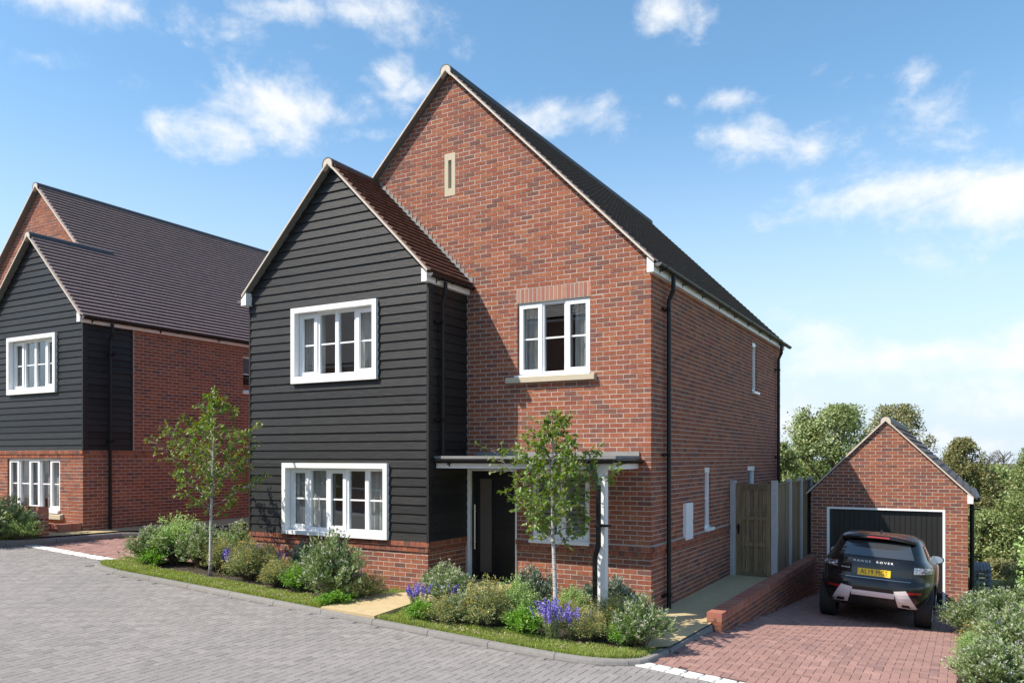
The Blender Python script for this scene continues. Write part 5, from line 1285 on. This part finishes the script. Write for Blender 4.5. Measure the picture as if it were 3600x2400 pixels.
def dome(rnd, R, H, low=.25):
    """a point on a lumpy dome"""
    t = rnd.uniform(0, 2*math.pi); u = math.sqrt(rnd.random()); z = low+(1-low)*math.sqrt(max(0, 1-u*u))
    k = (1+.22*math.sin(t*3+R*40)+.14*math.sin(t*5+z*7+H*20))*rnd.uniform(.88, 1.06)
    return Vector((R*u*k*math.cos(t), R*u*k*math.sin(t), H*z*(1+.16*math.sin(t*4+u*5+R*9))*rnd.uniform(.84, 1.06)))
def shrub_parts(kind, seed):
    rnd = random.Random(seed); lf = LB(); fl = LB(); st = MB()
    spec = {'sage': (.37, .72, 300, 'leaf_sage', 'petal_white'), 'blue': (.36, .60, 280, 'leaf_blue', 'petal_white'), 'light': (.38, .62, 360, 'leaf_light', None), 'fine': (.34, .52, 460, 'leaf_fine', 'petal_yellow'), 'parsley': (.24, .30, 220, 'leaf_parsley', None), 'spike': (.20, .48, 34, 'leaf_fine', 'petal_purple')}[kind]
    R, H, n, lm, fm = spec
    for i in range(n):
        if kind == 'spike':
            t = rnd.uniform(0, 6.28); r0 = rnd.uniform(0, .07); r1 = r0+rnd.uniform(.02, .15); b = Vector((r0*math.cos(t), r0*math.sin(t), 0)); tip = Vector((r1*math.cos(t), r1*math.sin(t), H*rnd.uniform(.72, 1.05)))
            st.tube([b, (b+tip)/2+Vector((0, 0, .02)), tip], [.003, .0025, .0015], 3, cap=False)
            for k in range(26):
                q = k/26; p = b.lerp(tip, q*.6); lf.leaf(p, (rv(rnd)*.6+Vector((0, 0, .8))).normalized(), rv(rnd), rnd.uniform(.03, .06), .005)
            for k in range(46):
                q = rnd.uniform(.66, 1.02); p = b.lerp(tip, q); w = .016*(1.15-(q-.66)*2.2); fl.bit(p+rv(rnd)*w, rnd.uniform(.006, .010), rnd)
            continue
        tip = dome(rnd, R, H, .22 if kind != 'parsley' else .3); b = Vector((tip.x*.12+rnd.gauss(0, .02), tip.y*.12+rnd.gauss(0, .02), 0)); mid = b.lerp(tip, .55)+Vector((0, 0, .06*H)); d = (tip-mid).normalized()
        if i % 3 == 0: st.tube([b, mid, tip], [.006, .004, .0015], 3, cap=False)
        m = {'sage': 17, 'blue': 17, 'light': 18, 'fine': 20, 'parsley': 14}[kind]
        for k in range(m):
            q = rnd.uniform(.42, 1.0) if kind != 'parsley' else rnd.uniform(.5, 1)
            p = mid.lerp(tip, (q-.55)/.45) if q > .55 else b.lerp(mid, q/.55)
            o = rv(rnd)
            if kind in ('sage', 'blue'): dd = (d*.8+o*.75+Vector((0, 0, .35))).normalized(); lf.leaf(p+o*.012, dd, rv(rnd), rnd.uniform(.04, .068), rnd.uniform(.016, .024))
            elif kind == 'light': dd = (d*.5+o*.9).normalized(); lf.leaf(p+o*.022, dd, rv(rnd), rnd.uniform(.022, .036), rnd.uniform(.013, .020))
            elif kind == 'fine': dd = (d*.7+o*.8).normalized(); lf.leaf(p+o*.022, dd, rv(rnd), rnd.uniform(.02, .036), rnd.uniform(.006, .011))
            else: dd = (d*.2+o*.8+Vector((0, 0, .3))).normalized(); lf.leaf(p+o*.022, dd, Vector((0, 0, 1)), rnd.uniform(.016, .028), rnd.uniform(.016, .026))
        if kind in ('sage', 'blue') and rnd.random() < (.55 if kind == 'sage' else .35):
            for k in range(8): fl.bit(tip+Vector((0, 0, .012))+rv(rnd)*rnd.uniform(.004, .022), rnd.uniform(.0045, .0085), rnd)
        if kind == 'fine' and rnd.random() < .75:
            for k in range(5): fl.bit(tip+rv(rnd)*rnd.uniform(.004, .03), rnd.uniform(.004, .0075), rnd)
    out = [('foliage', lf.mesh('foliage', lm))]
    if fl.f: out.append(('flowers', fl.mesh('flowers', fm)))
    sm = bpy.data.meshes.new('stems'); sm.from_pydata(st.v, [], st.f); sm.materials.append(MATS['twig' if kind not in ('spike', 'parsley') else 'stem_green']); out.append(('stems', sm))
    return out, R, H
SHRUBS = {}
def shrub(kind, px, py, w_px, h_px, label, zf=None, name=None, group='shrubs planted in front of the brick house', y_off=0):
    """px, py: where its foot shows in the view (2352 wide); size in the same pixels"""
    var = (kind, int(px) % 3)
    if var not in SHRUBS: SHRUBS[var] = shrub_parts(kind, hash(kind) % 97+int(px) % 3*31+5) if False else shrub_parts(kind, {'sage': 11, 'blue': 23, 'light': 37, 'fine': 41, 'parsley': 53, 'spike': 67}[kind]+int(px) % 3*131)
    parts, R, H = SHRUBS[var]; zf = zf or (lambda x, y: G(x)+.01)
    r = ray(px*1.53061, py*1.53061); lo, hi = .5, 60
    for _ in range(50):
        t = (lo+hi)/2; p = CAM+r*t
        if p.z > zf(p.x, p.y): lo = t
        else: hi = t
    p = CAM+r*lo; d = lo; w = w_px*1.53061*d/2800*1.25; h = h_px*1.53061*d/2800*1.0
    nm = name or {'sage': 'flowering_shrub', 'blue': 'flowering_shrub', 'light': 'leafy_shrub', 'fine': 'yellow_shrub', 'parsley': 'low_shrub', 'spike': 'purple_flower'}[kind]
    t = thing(nm, label, 'flower' if kind == 'spike' else 'shrub', p, group)
    t.rotation_euler = (0, 0, random.uniform(0, 6.28)); sx = w/(2*R); sz = h/H
    if kind == 'spike': sx = max(sx, .7)
    t.scale = (sx, sx, sz)
    for n_, me in parts:
        o = bpy.data.objects.new(n_, me); COL.objects.link(o); o.parent = t
    return t
S = shrub
S('sage', 348, 1293, 92, 78, 'white flowering shrub at the left end of the planted verge')
S('parsley', 352, 1299, 58, 38, 'low bright green shrub under the leftmost white flowering shrub of the verge')
S('light', 410, 1292, 122, 104, 'large pale green leafy shrub left of the young tree on the verge')
S('sage', 462, 1303, 88, 92, 'white flowering shrub just left of the young tree trunk on the verge')
S('sage', 545, 1282, 84, 76, 'white flowering shrub at the left foot of the black boarded bay')
S('light', 505, 1285, 74, 58, 'pale green shrub half hidden behind the young tree trunk')
S('fine', 512, 1312, 84, 70, 'yellow dotted shrub just right of the young tree trunk')
S('spike', 533, 1322, 52, 62, 'purple flower spikes just right of the young tree trunk')
S('fine', 575, 1330, 104, 84, 'wide grey green shrub between purple spikes below the bay window')
S('spike', 585, 1300, 40, 46, 'purple flower spikes behind the wide grey green shrub')
S('spike', 632, 1318, 44, 52, 'small purple flower spikes against the brick plinth below the bay window')
S('fine', 612, 1318, 66, 60, 'small yellow dotted shrub near the brick plinth')
S('fine', 640, 1345, 78, 60, 'low yellow flowering shrub beside the tall white flowering shrub')
S('blue', 702, 1322, 66, 70, 'dark blue green shrub in front of the brick plinth of the bay')
S('parsley', 684, 1356, 62, 56, 'bright green shrub left of the tall white flowering shrub', name='leafy_shrub')
S('sage', 762, 1370, 126, 134, 'tall white flowering shrub in front of the brick plinth')
S('spike', 815, 1352, 36, 40, 'small dark purple spikes behind the yellow shrub beside the sandy path')
S('fine', 832, 1372, 84, 58, 'yellow flowering shrub at the edge of the sandy path')
S('fine', 785, 1376, 66, 40, 'low yellow shrub at the foot of the tall white flowering shrub')
S('parsley', 768, 1384, 74, 26, 'flat green ground shrub at the lawn edge below the tall white flowering shrub')
S('sage', 1022, 1370, 92, 72, 'white flowering shrub at the brick corner left of the front door')
S('sage', 1042, 1398, 112, 86, 'white flowering shrub behind the left purple spikes')
S('spike', 962, 1400, 58, 60, 'purple flower spikes rising from the green shrub beside the sandy path')
S('parsley', 966, 1424, 62, 44, 'bright green low shrub beside the sandy path')
S('spike', 1044, 1402, 58, 62, 'purple flower spikes in front of the white flowering shrub at the door')
S('fine', 1025, 1430, 84, 60, 'low yellow shrub between the sandy path and the young tree')
S('sage', 1060, 1434, 70, 70, 'white flowering shrub left of the big yellow shrub')
S('fine', 1115, 1438, 112, 100, 'big yellow dotted shrub in front of the front door')
S('blue', 1225, 1398, 90, 86, 'dark leaved white flowering shrub behind the pale green shrub by the door')
S('light', 1188, 1432, 92, 104, 'pale green leafy shrub left of the right young tree')
S('parsley', 1206, 1458, 82, 60, 'bright green shrub at the lawn edge left of the right young tree', name='leafy_shrub')
S('light', 1312, 1414, 72, 64, 'pale green shrub behind the right young tree')
S('spike', 1264, 1468, 70, 92, 'tall purple flower spikes at the foot of the right young tree')
S('spike', 1318, 1466, 62, 70, 'purple flower spikes right of the right young tree')
S('fine', 1346, 1470, 86, 68, 'yellow shrub right of the purple spikes near the brick corner')
S('fine', 1405, 1462, 96, 92, 'grey green shrub below the dark shrub at the brick corner')
S('fine', 1300, 1440, 70, 60, 'yellow shrub behind the purple spikes of the right young tree')
S('blue', 1396, 1410, 122, 78, 'dark white flowering shrub against the brick corner of the house')
S('parsley', 1428, 1484, 56, 62, 'bright green shrub beside the large white flowering shrub at the kerb return', name='leafy_shrub')
S('sage', 1472, 1484, 112, 110, 'large white flowering shrub at the kerb return of the driveway')
S('sage', 14, 1232, 110, 84, 'white flowering shrub at the left edge before the garden wall', zf=lambda x, y: G(x)+.07, group='shrubs by the left house')
S('light', 52, 1236, 66, 48, 'pale green shrub at the end of the left garden wall', zf=lambda x, y: G(x)+.07, group='shrubs by the left house')
S('sage', -60, 1236, 110, 84, 'white flowering shrub cut by the left edge of the picture', zf=lambda x, y: G(x)+.07, group='shrubs by the left house')
RB = dict(zf=lambda x, y: DRV(min(x, 6), y)+.055, group='shrubs beside the right driveway')
S('sage', 2222, 1392, 62, 60, 'small white flowering shrub at the foot of the garage corner', **RB)
S('spike', 2221, 1404, 34, 34, 'purple spikes near the garage corner', **RB)
S('sage', 2222, 1452, 84, 84, 'white flowering shrub beside the driveway below the purple spikes', **RB)
S('sage', 2290, 1452, 104, 92, 'white flowering shrub behind the driveway edge shrubs', **RB)
S('sage', 2345, 1440, 96, 86, 'white flowering shrub at the right edge beside the garage', **RB)
S('spike', 2288, 1462, 40, 42, 'purple spikes among the white shrubs right of the driveway', **RB)
S('fine', 2262, 1496, 84, 66, 'yellow shrub at the edge of the right driveway', **RB)
S('light', 2236, 1508, 70, 56, 'pale green shrub leaning over the right driveway', **RB)
S('sage', 2325, 1520, 120, 108, 'large white flowering shrub in the lower right', **RB)
S('sage', 2275, 1590, 136, 116, 'white flowering shrub cut by the bottom edge beside the driveway', **RB)
S('sage', 2360, 1600, 120, 110, 'white flowering shrub in the bottom right corner', **RB)
S('light', 2240, 1560, 70, 60, 'pale green shrub beside the bottom of the right driveway', **RB)
S('fine', 2330, 1380, 70, 50, 'yellow shrub beyond the white shrubs right of the garage', **RB)
S('spike', 2346, 1376, 44, 40, 'purple spikes beyond the white shrubs at the right edge', **RB)

# ------------------------------------------------------------------ young trees
def prof_r(pts):
    def f(q):
        for (a, b), (c, d) in zip(pts, pts[1:]):
            if q <= c: return b+(d-b)*(q-a)/(c-a)
        return pts[-1][1]
    return f
def young_tree(name, label, base, Ht, crown0, rad, lean, n_br, leaves_per, seed, tr=.032, group=None, rot=0):
    rnd = random.Random(seed); t = thing(name, label, 'tree', base, group)
    tk = MB(); lf = LB(); path = []
    for i in range(13):
        q = i/12; path.append(Vector((lean[0]*q+.03*math.sin(q*5+seed), lean[1]*q+.02*math.sin(q*4), Ht*q*.97)))
    tk.tube(path, [tr*(1-.88*(i/12)) for i in range(13)], 10); 
    def at(z):
        q = min(.999, max(0, z/(Ht*.97)))*12; i = int(q); return path[i].lerp(path[i+1], q-i)
    br = MB()
    for i in range(n_br):
        q = (i+rnd.uniform(.1, .9))/n_br; z = crown0+(Ht*.93-crown0)*q**.9; p = at(z); az_ = i*2.399+rnd.uniform(-.4, .4); r = rad(q)*rnd.uniform(.72, 1.15)
        out = Vector((math.cos(az_), math.sin(az_), 0)); up = rnd.uniform(.55, .95); pts = [p]; L = r*1.25; k = 6
        for j in range(1, k+1):
            s = j/k; pts.append(p+out*(r*s)+Vector((0, 0, L*up*(s**1.15)*.75))+Vector((rnd.gauss(0, .015), rnd.gauss(0, .015), 0)))
        br.tube(pts, [.011*(1-q*.5)*(1-.8*j/k) for j in range(k+1)], 4, cap=False)
        nt = max(6, int(17*r/.6))
        for j in range(nt):
            s = rnd.uniform(.18, 1.0); a = pts[0].lerp(pts[-1], s) if False else pts[min(k-1, int(s*k))].lerp(pts[min(k, int(s*k)+1)], s*k-int(s*k)); d = (out*.7+rv(rnd)*.9+Vector((0, 0, .35))).normalized(); tl = rnd.uniform(.10, .30)*(.6+r*.5); b = a+d*tl
            br.tube([a, b], [.004, .0012], 3, cap=False)
            for m_ in range(leaves_per):
                c = a.lerp(b, rnd.uniform(.25, 1.05)); dd = (d*.5+rv(rnd)*.8+Vector((0, 0, -.15))).normalized(); lf.leaf(c, dd, (Vector((0, 0, 1))+rv(rnd)*.6).normalized(), rnd.uniform(.045, .072), rnd.uniform(.030, .046), .1)
    for i in range(40):
        c = at(Ht*rnd.uniform(.86, 1.0))+rv(rnd)*.06; lf.leaf(c, (rv(rnd)+Vector((0, 0, .4))).normalized(), rv(rnd), .06, .042)
    for nm, mb_, mt in (('trunk', tk, 'bark_birch'), ('branches', br, 'twig_grey')):
        me = bpy.data.meshes.new(nm); me.from_pydata(mb_.v, [], mb_.f); me.materials.append(MATS[mt]); me.polygons.foreach_set('use_smooth', [True]*len(me.polygons)); o = bpy.data.objects.new(nm, me); COL.objects.link(o); o.parent = t
    o = bpy.data.objects.new('crown', lf.mesh('crown', 'leaf_tree')); COL.objects.link(o); o.parent = t; t.rotation_euler = (0, 0, rot); return t
young_tree('young_tree', 'young pale barked tree on the verge in front of the left brick house wall', (-6.903, -2.377, .39), 3.2, .95, prof_r([(0, .58), (.2, .84), (.38, .86), (.55, .54), (.7, .32), (.85, .20), (1, .08)]), (.09, 0), 34, 9, 3, group='young trees on the verge')
young_tree('young_tree', 'young pale barked tree in front of the porch window and downpipe', (-.60, -2.10, .03), 3.06, 1.15, prof_r([(0, .52), (.2, .76), (.38, .74), (.52, .52), (.68, .33), (.85, .20), (1, .08)]), (.0, 0), 38, 11, 8, tr=.036, group='young trees on the verge')
young_tree('young_tree', 'young tree whose leaves reach in at the left edge of the picture', (-13.55, -3.2, .8), 3.0, 1.1, prof_r([(0, .52), (.2, .76), (.38, .74), (.52, .52), (.68, .33), (.85, .20), (1, .08)]), (0, 0), 24, 10, 5, group='young trees on the verge')
# ------------------------------------------------------------------ trees beyond
def wood_tree(name, label, px, dist, top_y, w_px, mat, seed, n=7000, leaf=.16, shape='round', foot=None, group='trees beyond the garage'):
    rnd = random.Random(seed); r = ray(px, 1606); x, y = CAM.x+r.x*dist, CAM.y+r.y*dist; zb = far_ground(x, y)-.1 if foot is None else foot
    zt = CAM.z+(1606-top_y)/2800*dist; H = zt-zb; R = w_px/2/2800*dist; t = thing(name, label, 'tree', (x, y, zb), group); lf = LB(); lobes = []
    for i in range(110):
        q = rnd.random()
        if shape == 'round': z = H*(.18+.80*q); rr = R*math.sqrt(max(.03, 1-((q-.40)/.62)**2))
        else: z = H*(.10+.90*q); rr = R*(1-q)**.55*1.05+.02*R
        a = rnd.uniform(0, 6.28); d = rr*rnd.uniform(.45, .9); lobes.append((Vector((d*math.cos(a), d*math.sin(a), z)), R*rnd.uniform(.13, .25)*(1 if shape == 'round' else (1.05-q*.80))))
    n = int(n*1.8); leaf *= .68
    for i in range(n):
        o = rv(rnd); o.z = o.z*.8+.25
        if shape == 'cone':
            q = rnd.random()**1.25; a = rnd.uniform(0, 6.28); rr = (R*(1-q)**.62*1.05+.03*R)*(1+.20*math.sin(5*a+q*11+seed)+.12*math.sin(9*a-q*23)); d = rr*(.45+.55*rnd.random()**.5)
            p = Vector((d*math.cos(a), d*math.sin(a), H*(.06+.94*q)-d*.25))+rv(rnd)*.12*R
        else:
            c, s = lobes[rnd.randrange(len(lobes))]; p = c+o*s*(rnd.uniform(.55, 1.1)+(rnd.random()**3)*.6)
        if p.z > H*1.02 or mnoise.noise(p*(2.6/R)+Vector((seed, 0, 0))) < -.22: continue
        lf.leaf(p, (o*.4+rv(rnd)+Vector((0, 0, -.25))).normalized(), (o+Vector((0, 0, .5))).normalized(), leaf*rnd.uniform(.6, 1.4), leaf*rnd.uniform(.45, .9), .08)
    o = bpy.data.objects.new('crown', lf.mesh('crown', mat)); COL.objects.link(o); o.parent = t
    tk = MB(); tk.tube([Vector((0, 0, 0)), Vector((.05, 0, H*.4)), Vector((0, .05, H*.85))], [R*.07, R*.05, R*.015], 8)
    for i in range(14):
        c, s = lobes[i]; tk.tube([Vector((0, 0, max(.15*H, c.z*.55))), c*.6+Vector((0, 0, c.z*.25)), c], [R*.03, R*.02, R*.008], 5, cap=False)
    me = bpy.data.meshes.new('trunk'); me.from_pydata(tk.v, [], tk.f); me.materials.append(MATS['bark']); o = bpy.data.objects.new('trunk', me); COL.objects.link(o); o.parent = t; return t
wood_tree('broadleaf_tree', 'large round green tree behind the timber fence and garage', 2935, 36, 1432, 440, 'leaf_wood', 2, n=26000, leaf=.17)
wood_tree('broadleaf_tree', 'green tree low between the brick house and the large round tree', 2760, 30, 1560, 150, 'leaf_wood', 12, n=6000, leaf=.15)
wood_tree('broadleaf_tree', 'yellowing tree whose top shows above the garage ridge', 3150, 46, 1432, 290, 'leaf_autumn', 6, n=14000, leaf=.19)
wood_tree('broadleaf_tree', 'pointed yellowing tree just right of the garage roof', 3385, 31, 1545, 330, 'leaf_autumn', 9, n=20000, leaf=.13, shape='cone')
wood_tree('broadleaf_tree', 'dark green tree right of the pointed yellowing tree', 3530, 31, 1655, 250, 'leaf_wood', 14, n=15000, leaf=.145)
wood_tree('broadleaf_tree', 'tall green tree cut by the right edge of the picture', 3640, 27, 1560, 300, 'leaf_wood', 17, n=15000, leaf=.12, shape='cone')
wood_tree('broadleaf_tree', 'bushy tree behind the gabion basket', 3450, 28, 1790, 220, 'leaf_wood', 21, n=11000, leaf=.11)
wood_tree('hedge_bush', 'yellowing bush right of the gabion basket', 3540, 25, 1965, 190, 'leaf_autumn', 25, n=5000, leaf=.09)
wood_tree('hedge_bush', 'yellowing bush at the right edge below the trees', 3620, 22, 1950, 170, 'leaf_autumn', 27, n=4500, leaf=.08)
wood_tree('sapling', 'fresh green sapling reaching in at the right edge', 3655, 13.5, 1790, 150, 'leaf_light', 31, n=1200, leaf=.10)
wood_tree('broadleaf_tree', 'mid green tree filling the gap right of the pointed yellowing tree', 3490, 36, 1640, 240, 'leaf_wood', 41, n=13000, leaf=.15)
wood_tree('broadleaf_tree', 'green tree low at the right edge of the picture', 3590, 33, 1680, 260, 'leaf_wood', 43, n=12000, leaf=.14)
def bare_tree(px, dist, top_y, seed, label):
    rnd = random.Random(seed); r = ray(px, 1606); x, y = CAM.x+r.x*dist, CAM.y+r.y*dist; zb = far_ground(x, y); zt = CAM.z+(1606-top_y)/2800*dist; H = zt-zb; t = thing('bare_tree', label, 'tree', (x, y, zb), 'bare trees on the horizon'); mb = MB()
    mb.tube([Vector((0, 0, 0)), Vector((0, 0, H*.6)), Vector((.1, 0, H))], [.16, .10, .02], 5)
    for i in range(40):
        z = H*rnd.uniform(.35, .9); a = rnd.uniform(0, 6.28); L = (H-z)*.7+.6; o = Vector((math.cos(a), math.sin(a), rnd.uniform(.6, 1.4))).normalized(); e = Vector((0, 0, z))+o*L; mb.tube([Vector((0, 0, z)), e], [.05, .015], 3, cap=False)
        for j in range(3): p = Vector((0, 0, z)).lerp(e, rnd.uniform(.4, .9)); mb.tube([p, p+(o+rv(rnd)*.7).normalized()*L*.4], [.025, .008], 3, cap=False)
    me = bpy.data.meshes.new('trunk'); me.from_pydata(mb.v, [], mb.f); me.materials.append(MATS['bark']); o = bpy.data.objects.new('trunk', me); COL.objects.link(o); o.parent = t
bare_tree(3478, 120, 1588, 1, 'distant bare tree on the skyline, left of the pair'); bare_tree(3528, 120, 1582, 2, 'distant bare tree on the skyline, right of the pair')
# far wood that reads as one mass
lf = LB(); rnd = random.Random(8)
for i in range(9000):
    px = rnd.uniform(2700, 4100); d = rnd.uniform(95, 150); r = ray(px, 1606); x, y = CAM.x+r.x*d, CAM.y+r.y*d; zb = far_ground(x, y); h = CAM.z+(1606-1645-14*math.sin(px*.013)-9*math.sin(px*.041))/2800*d
    lf.leaf(Vector((x, y, zb+(h-zb)*math.sqrt(rnd.random()))), rv(rnd), rv(rnd), rnd.uniform(.6, 1.2), rnd.uniform(.5, .9))
o = bpy.data.objects.new('far_wood', lf.mesh('far_wood', 'leaf_wood')); COL.objects.link(o); o['kind'] = 'stuff'; tag(o, 'distant wood on the skyline behind the garage', 'wood')

# ------------------------------------------------------------------ grass
BED1 = [(-9.0, -2.3), (-8.0, -2.55), (-4.0, -2.40), (-3.98, -1.2), (-7.3, -1.2), (-7.66, -1.5), (-9.0, -2.05)]
BED2 = [(-2.6, -2.42), (-.3, -2.32), (.50, -2.16), (.66, -1.9), (.70, -1.62), (-2.3, -1.62)]
PATH1 = [(-3.96, -3.0), (-2.93, -3.0), (-2.92, -1.9), (-2.2, -1.5), (-2.2, 0), (-3.3, 0), (-3.3, -1.3), (-3.98, -1.84)]
INN = [(-9.24, -2.4), (-9.28, -2.66), (-9.2, -2.84), (-8.95, -2.94), (-8.4, -3.01), (-.75, -2.825), (-.2, -2.78), (.1, -2.72), (.36, -2.62), (.54, -2.49), (.68, -2.34), (.72, -2.1), (.74, -1.9), (-3.3, -1.2), (-7.3, -1.2), (-7.64, -1.2), (-7.64, -1.6), (-9.0, -2.1)]
def grass(name, label, poly, holes, dens, zf, seed, h=(.03, .07), cat='grass'):
    rnd = random.Random(seed); x0 = min(p[0] for p in poly); x1 = max(p[0] for p in poly); y0 = min(p[1] for p in poly); y1 = max(p[1] for p in poly); vs = []; fs = []
    for i in range(int((x1-x0)*(y1-y0)*dens)):
        x, y = rnd.uniform(x0, x1), rnd.uniform(y0, y1)
        if not pip(x, y, poly) or any(pip(x, y, hh) for hh in holes): continue
        k = .6+.8*mnoise.noise(Vector((x*3, y*3, seed)))+.4; H = rnd.uniform(*h)*max(.45, min(1.5, k)); a = rnd.uniform(0, 6.28); w = rnd.uniform(.002, .0038); z = zf(x, y)
        t = Vector((math.cos(a), math.sin(a), 0)); ln = rv(rnd); ln.z = 0; b = len(vs); P = Vector((x, y, z)); tip = P+ln*H*rnd.uniform(.15, .85)+Vector((0, 0, H)); mid = P.lerp(tip, .55)+Vector((0, 0, H*.14))
        vs += [P-t*w, P+t*w, mid+t*w*.8, mid-t*w*.8, tip]; fs += [(b, b+1, b+2, b+3), (b+3, b+2, b+4)]
    me = bpy.data.meshes.new(name); me.from_pydata(vs, [], fs); me.materials.append(MATS['grass_blade']); o = bpy.data.objects.new(name, me); COL.objects.link(o); o['kind'] = 'stuff'; tag(o, label, cat); return o
grass('grass', 'rough grass strip along the kerb in front of the brick house', INN, [BED1, BED2, PATH1], 14000, lambda x, y: G(x)-.008, 1)
grass('grass', 'grass between the front path and the porch of the brick house', [(-3.28, -.02), (-2.2, -.02), (-2.2, -.95), (-.2, -.9), (-.05, -.05), (-.05, -.0), (-3.28, -.0)], [PATH1, [(-2.2, -1), (-.3, -1), (-.3, -.86), (-2.2, -.86)]], 6000, lambda x, y: G(x)-.008, 2)
grass('grass', 'grass under the shrubs by the left garden wall', [(-15, -3.8), (-13, -3.08), (-12.5, -2.86), (-12.4, -2.2), (-15, -2.2)], [], 3500, lambda x, y: G(x)+.05, 3)
cl = LB(); rnd = random.Random(5)
for (cx, cy, n, s) in ((-9.0, -2.5, 60, .22), (-8.3, -2.75, 45, .3), (-6.0, -2.8, 70, .35), (-5.3, -2.82, 60, .25), (-4.6, -2.75, 30, .25), (-1.7, -2.72, 80, .22), (-1.0, -2.62, 60, .2), (-.2, -2.6, 18, .2), (.1, -2.4, 12, .15)):
    for i in range(n):
        x, y = cx+rnd.gauss(0, s), cy+rnd.gauss(0, s*.28)
        if not pip(x, y, INN): continue
        p = Vector((x, y, G(x)+rnd.uniform(.03, .06)))
        for k in range(2): cl.leaf(p+rv(rnd)*.006, Vector((rnd.gauss(0, 1), rnd.gauss(0, 1), .1)).normalized(), Vector((0, 0, 1)), rnd.uniform(.014, .026), rnd.uniform(.01, .018))
o = bpy.data.objects.new('clover_flowers', cl.mesh('clover_flowers', 'petal_clover')); COL.objects.link(o); o['kind'] = 'stuff'; tag(o, 'pale clover heads scattered in the verge grass', 'flowers')

# ------------------------------------------------------------------ countable pieces last: which of them show is now known
bpy.context.view_layer.update()
dg = bpy.context.evaluated_depsgraph_get()
for pc in PIECES: pc.finish(dg)
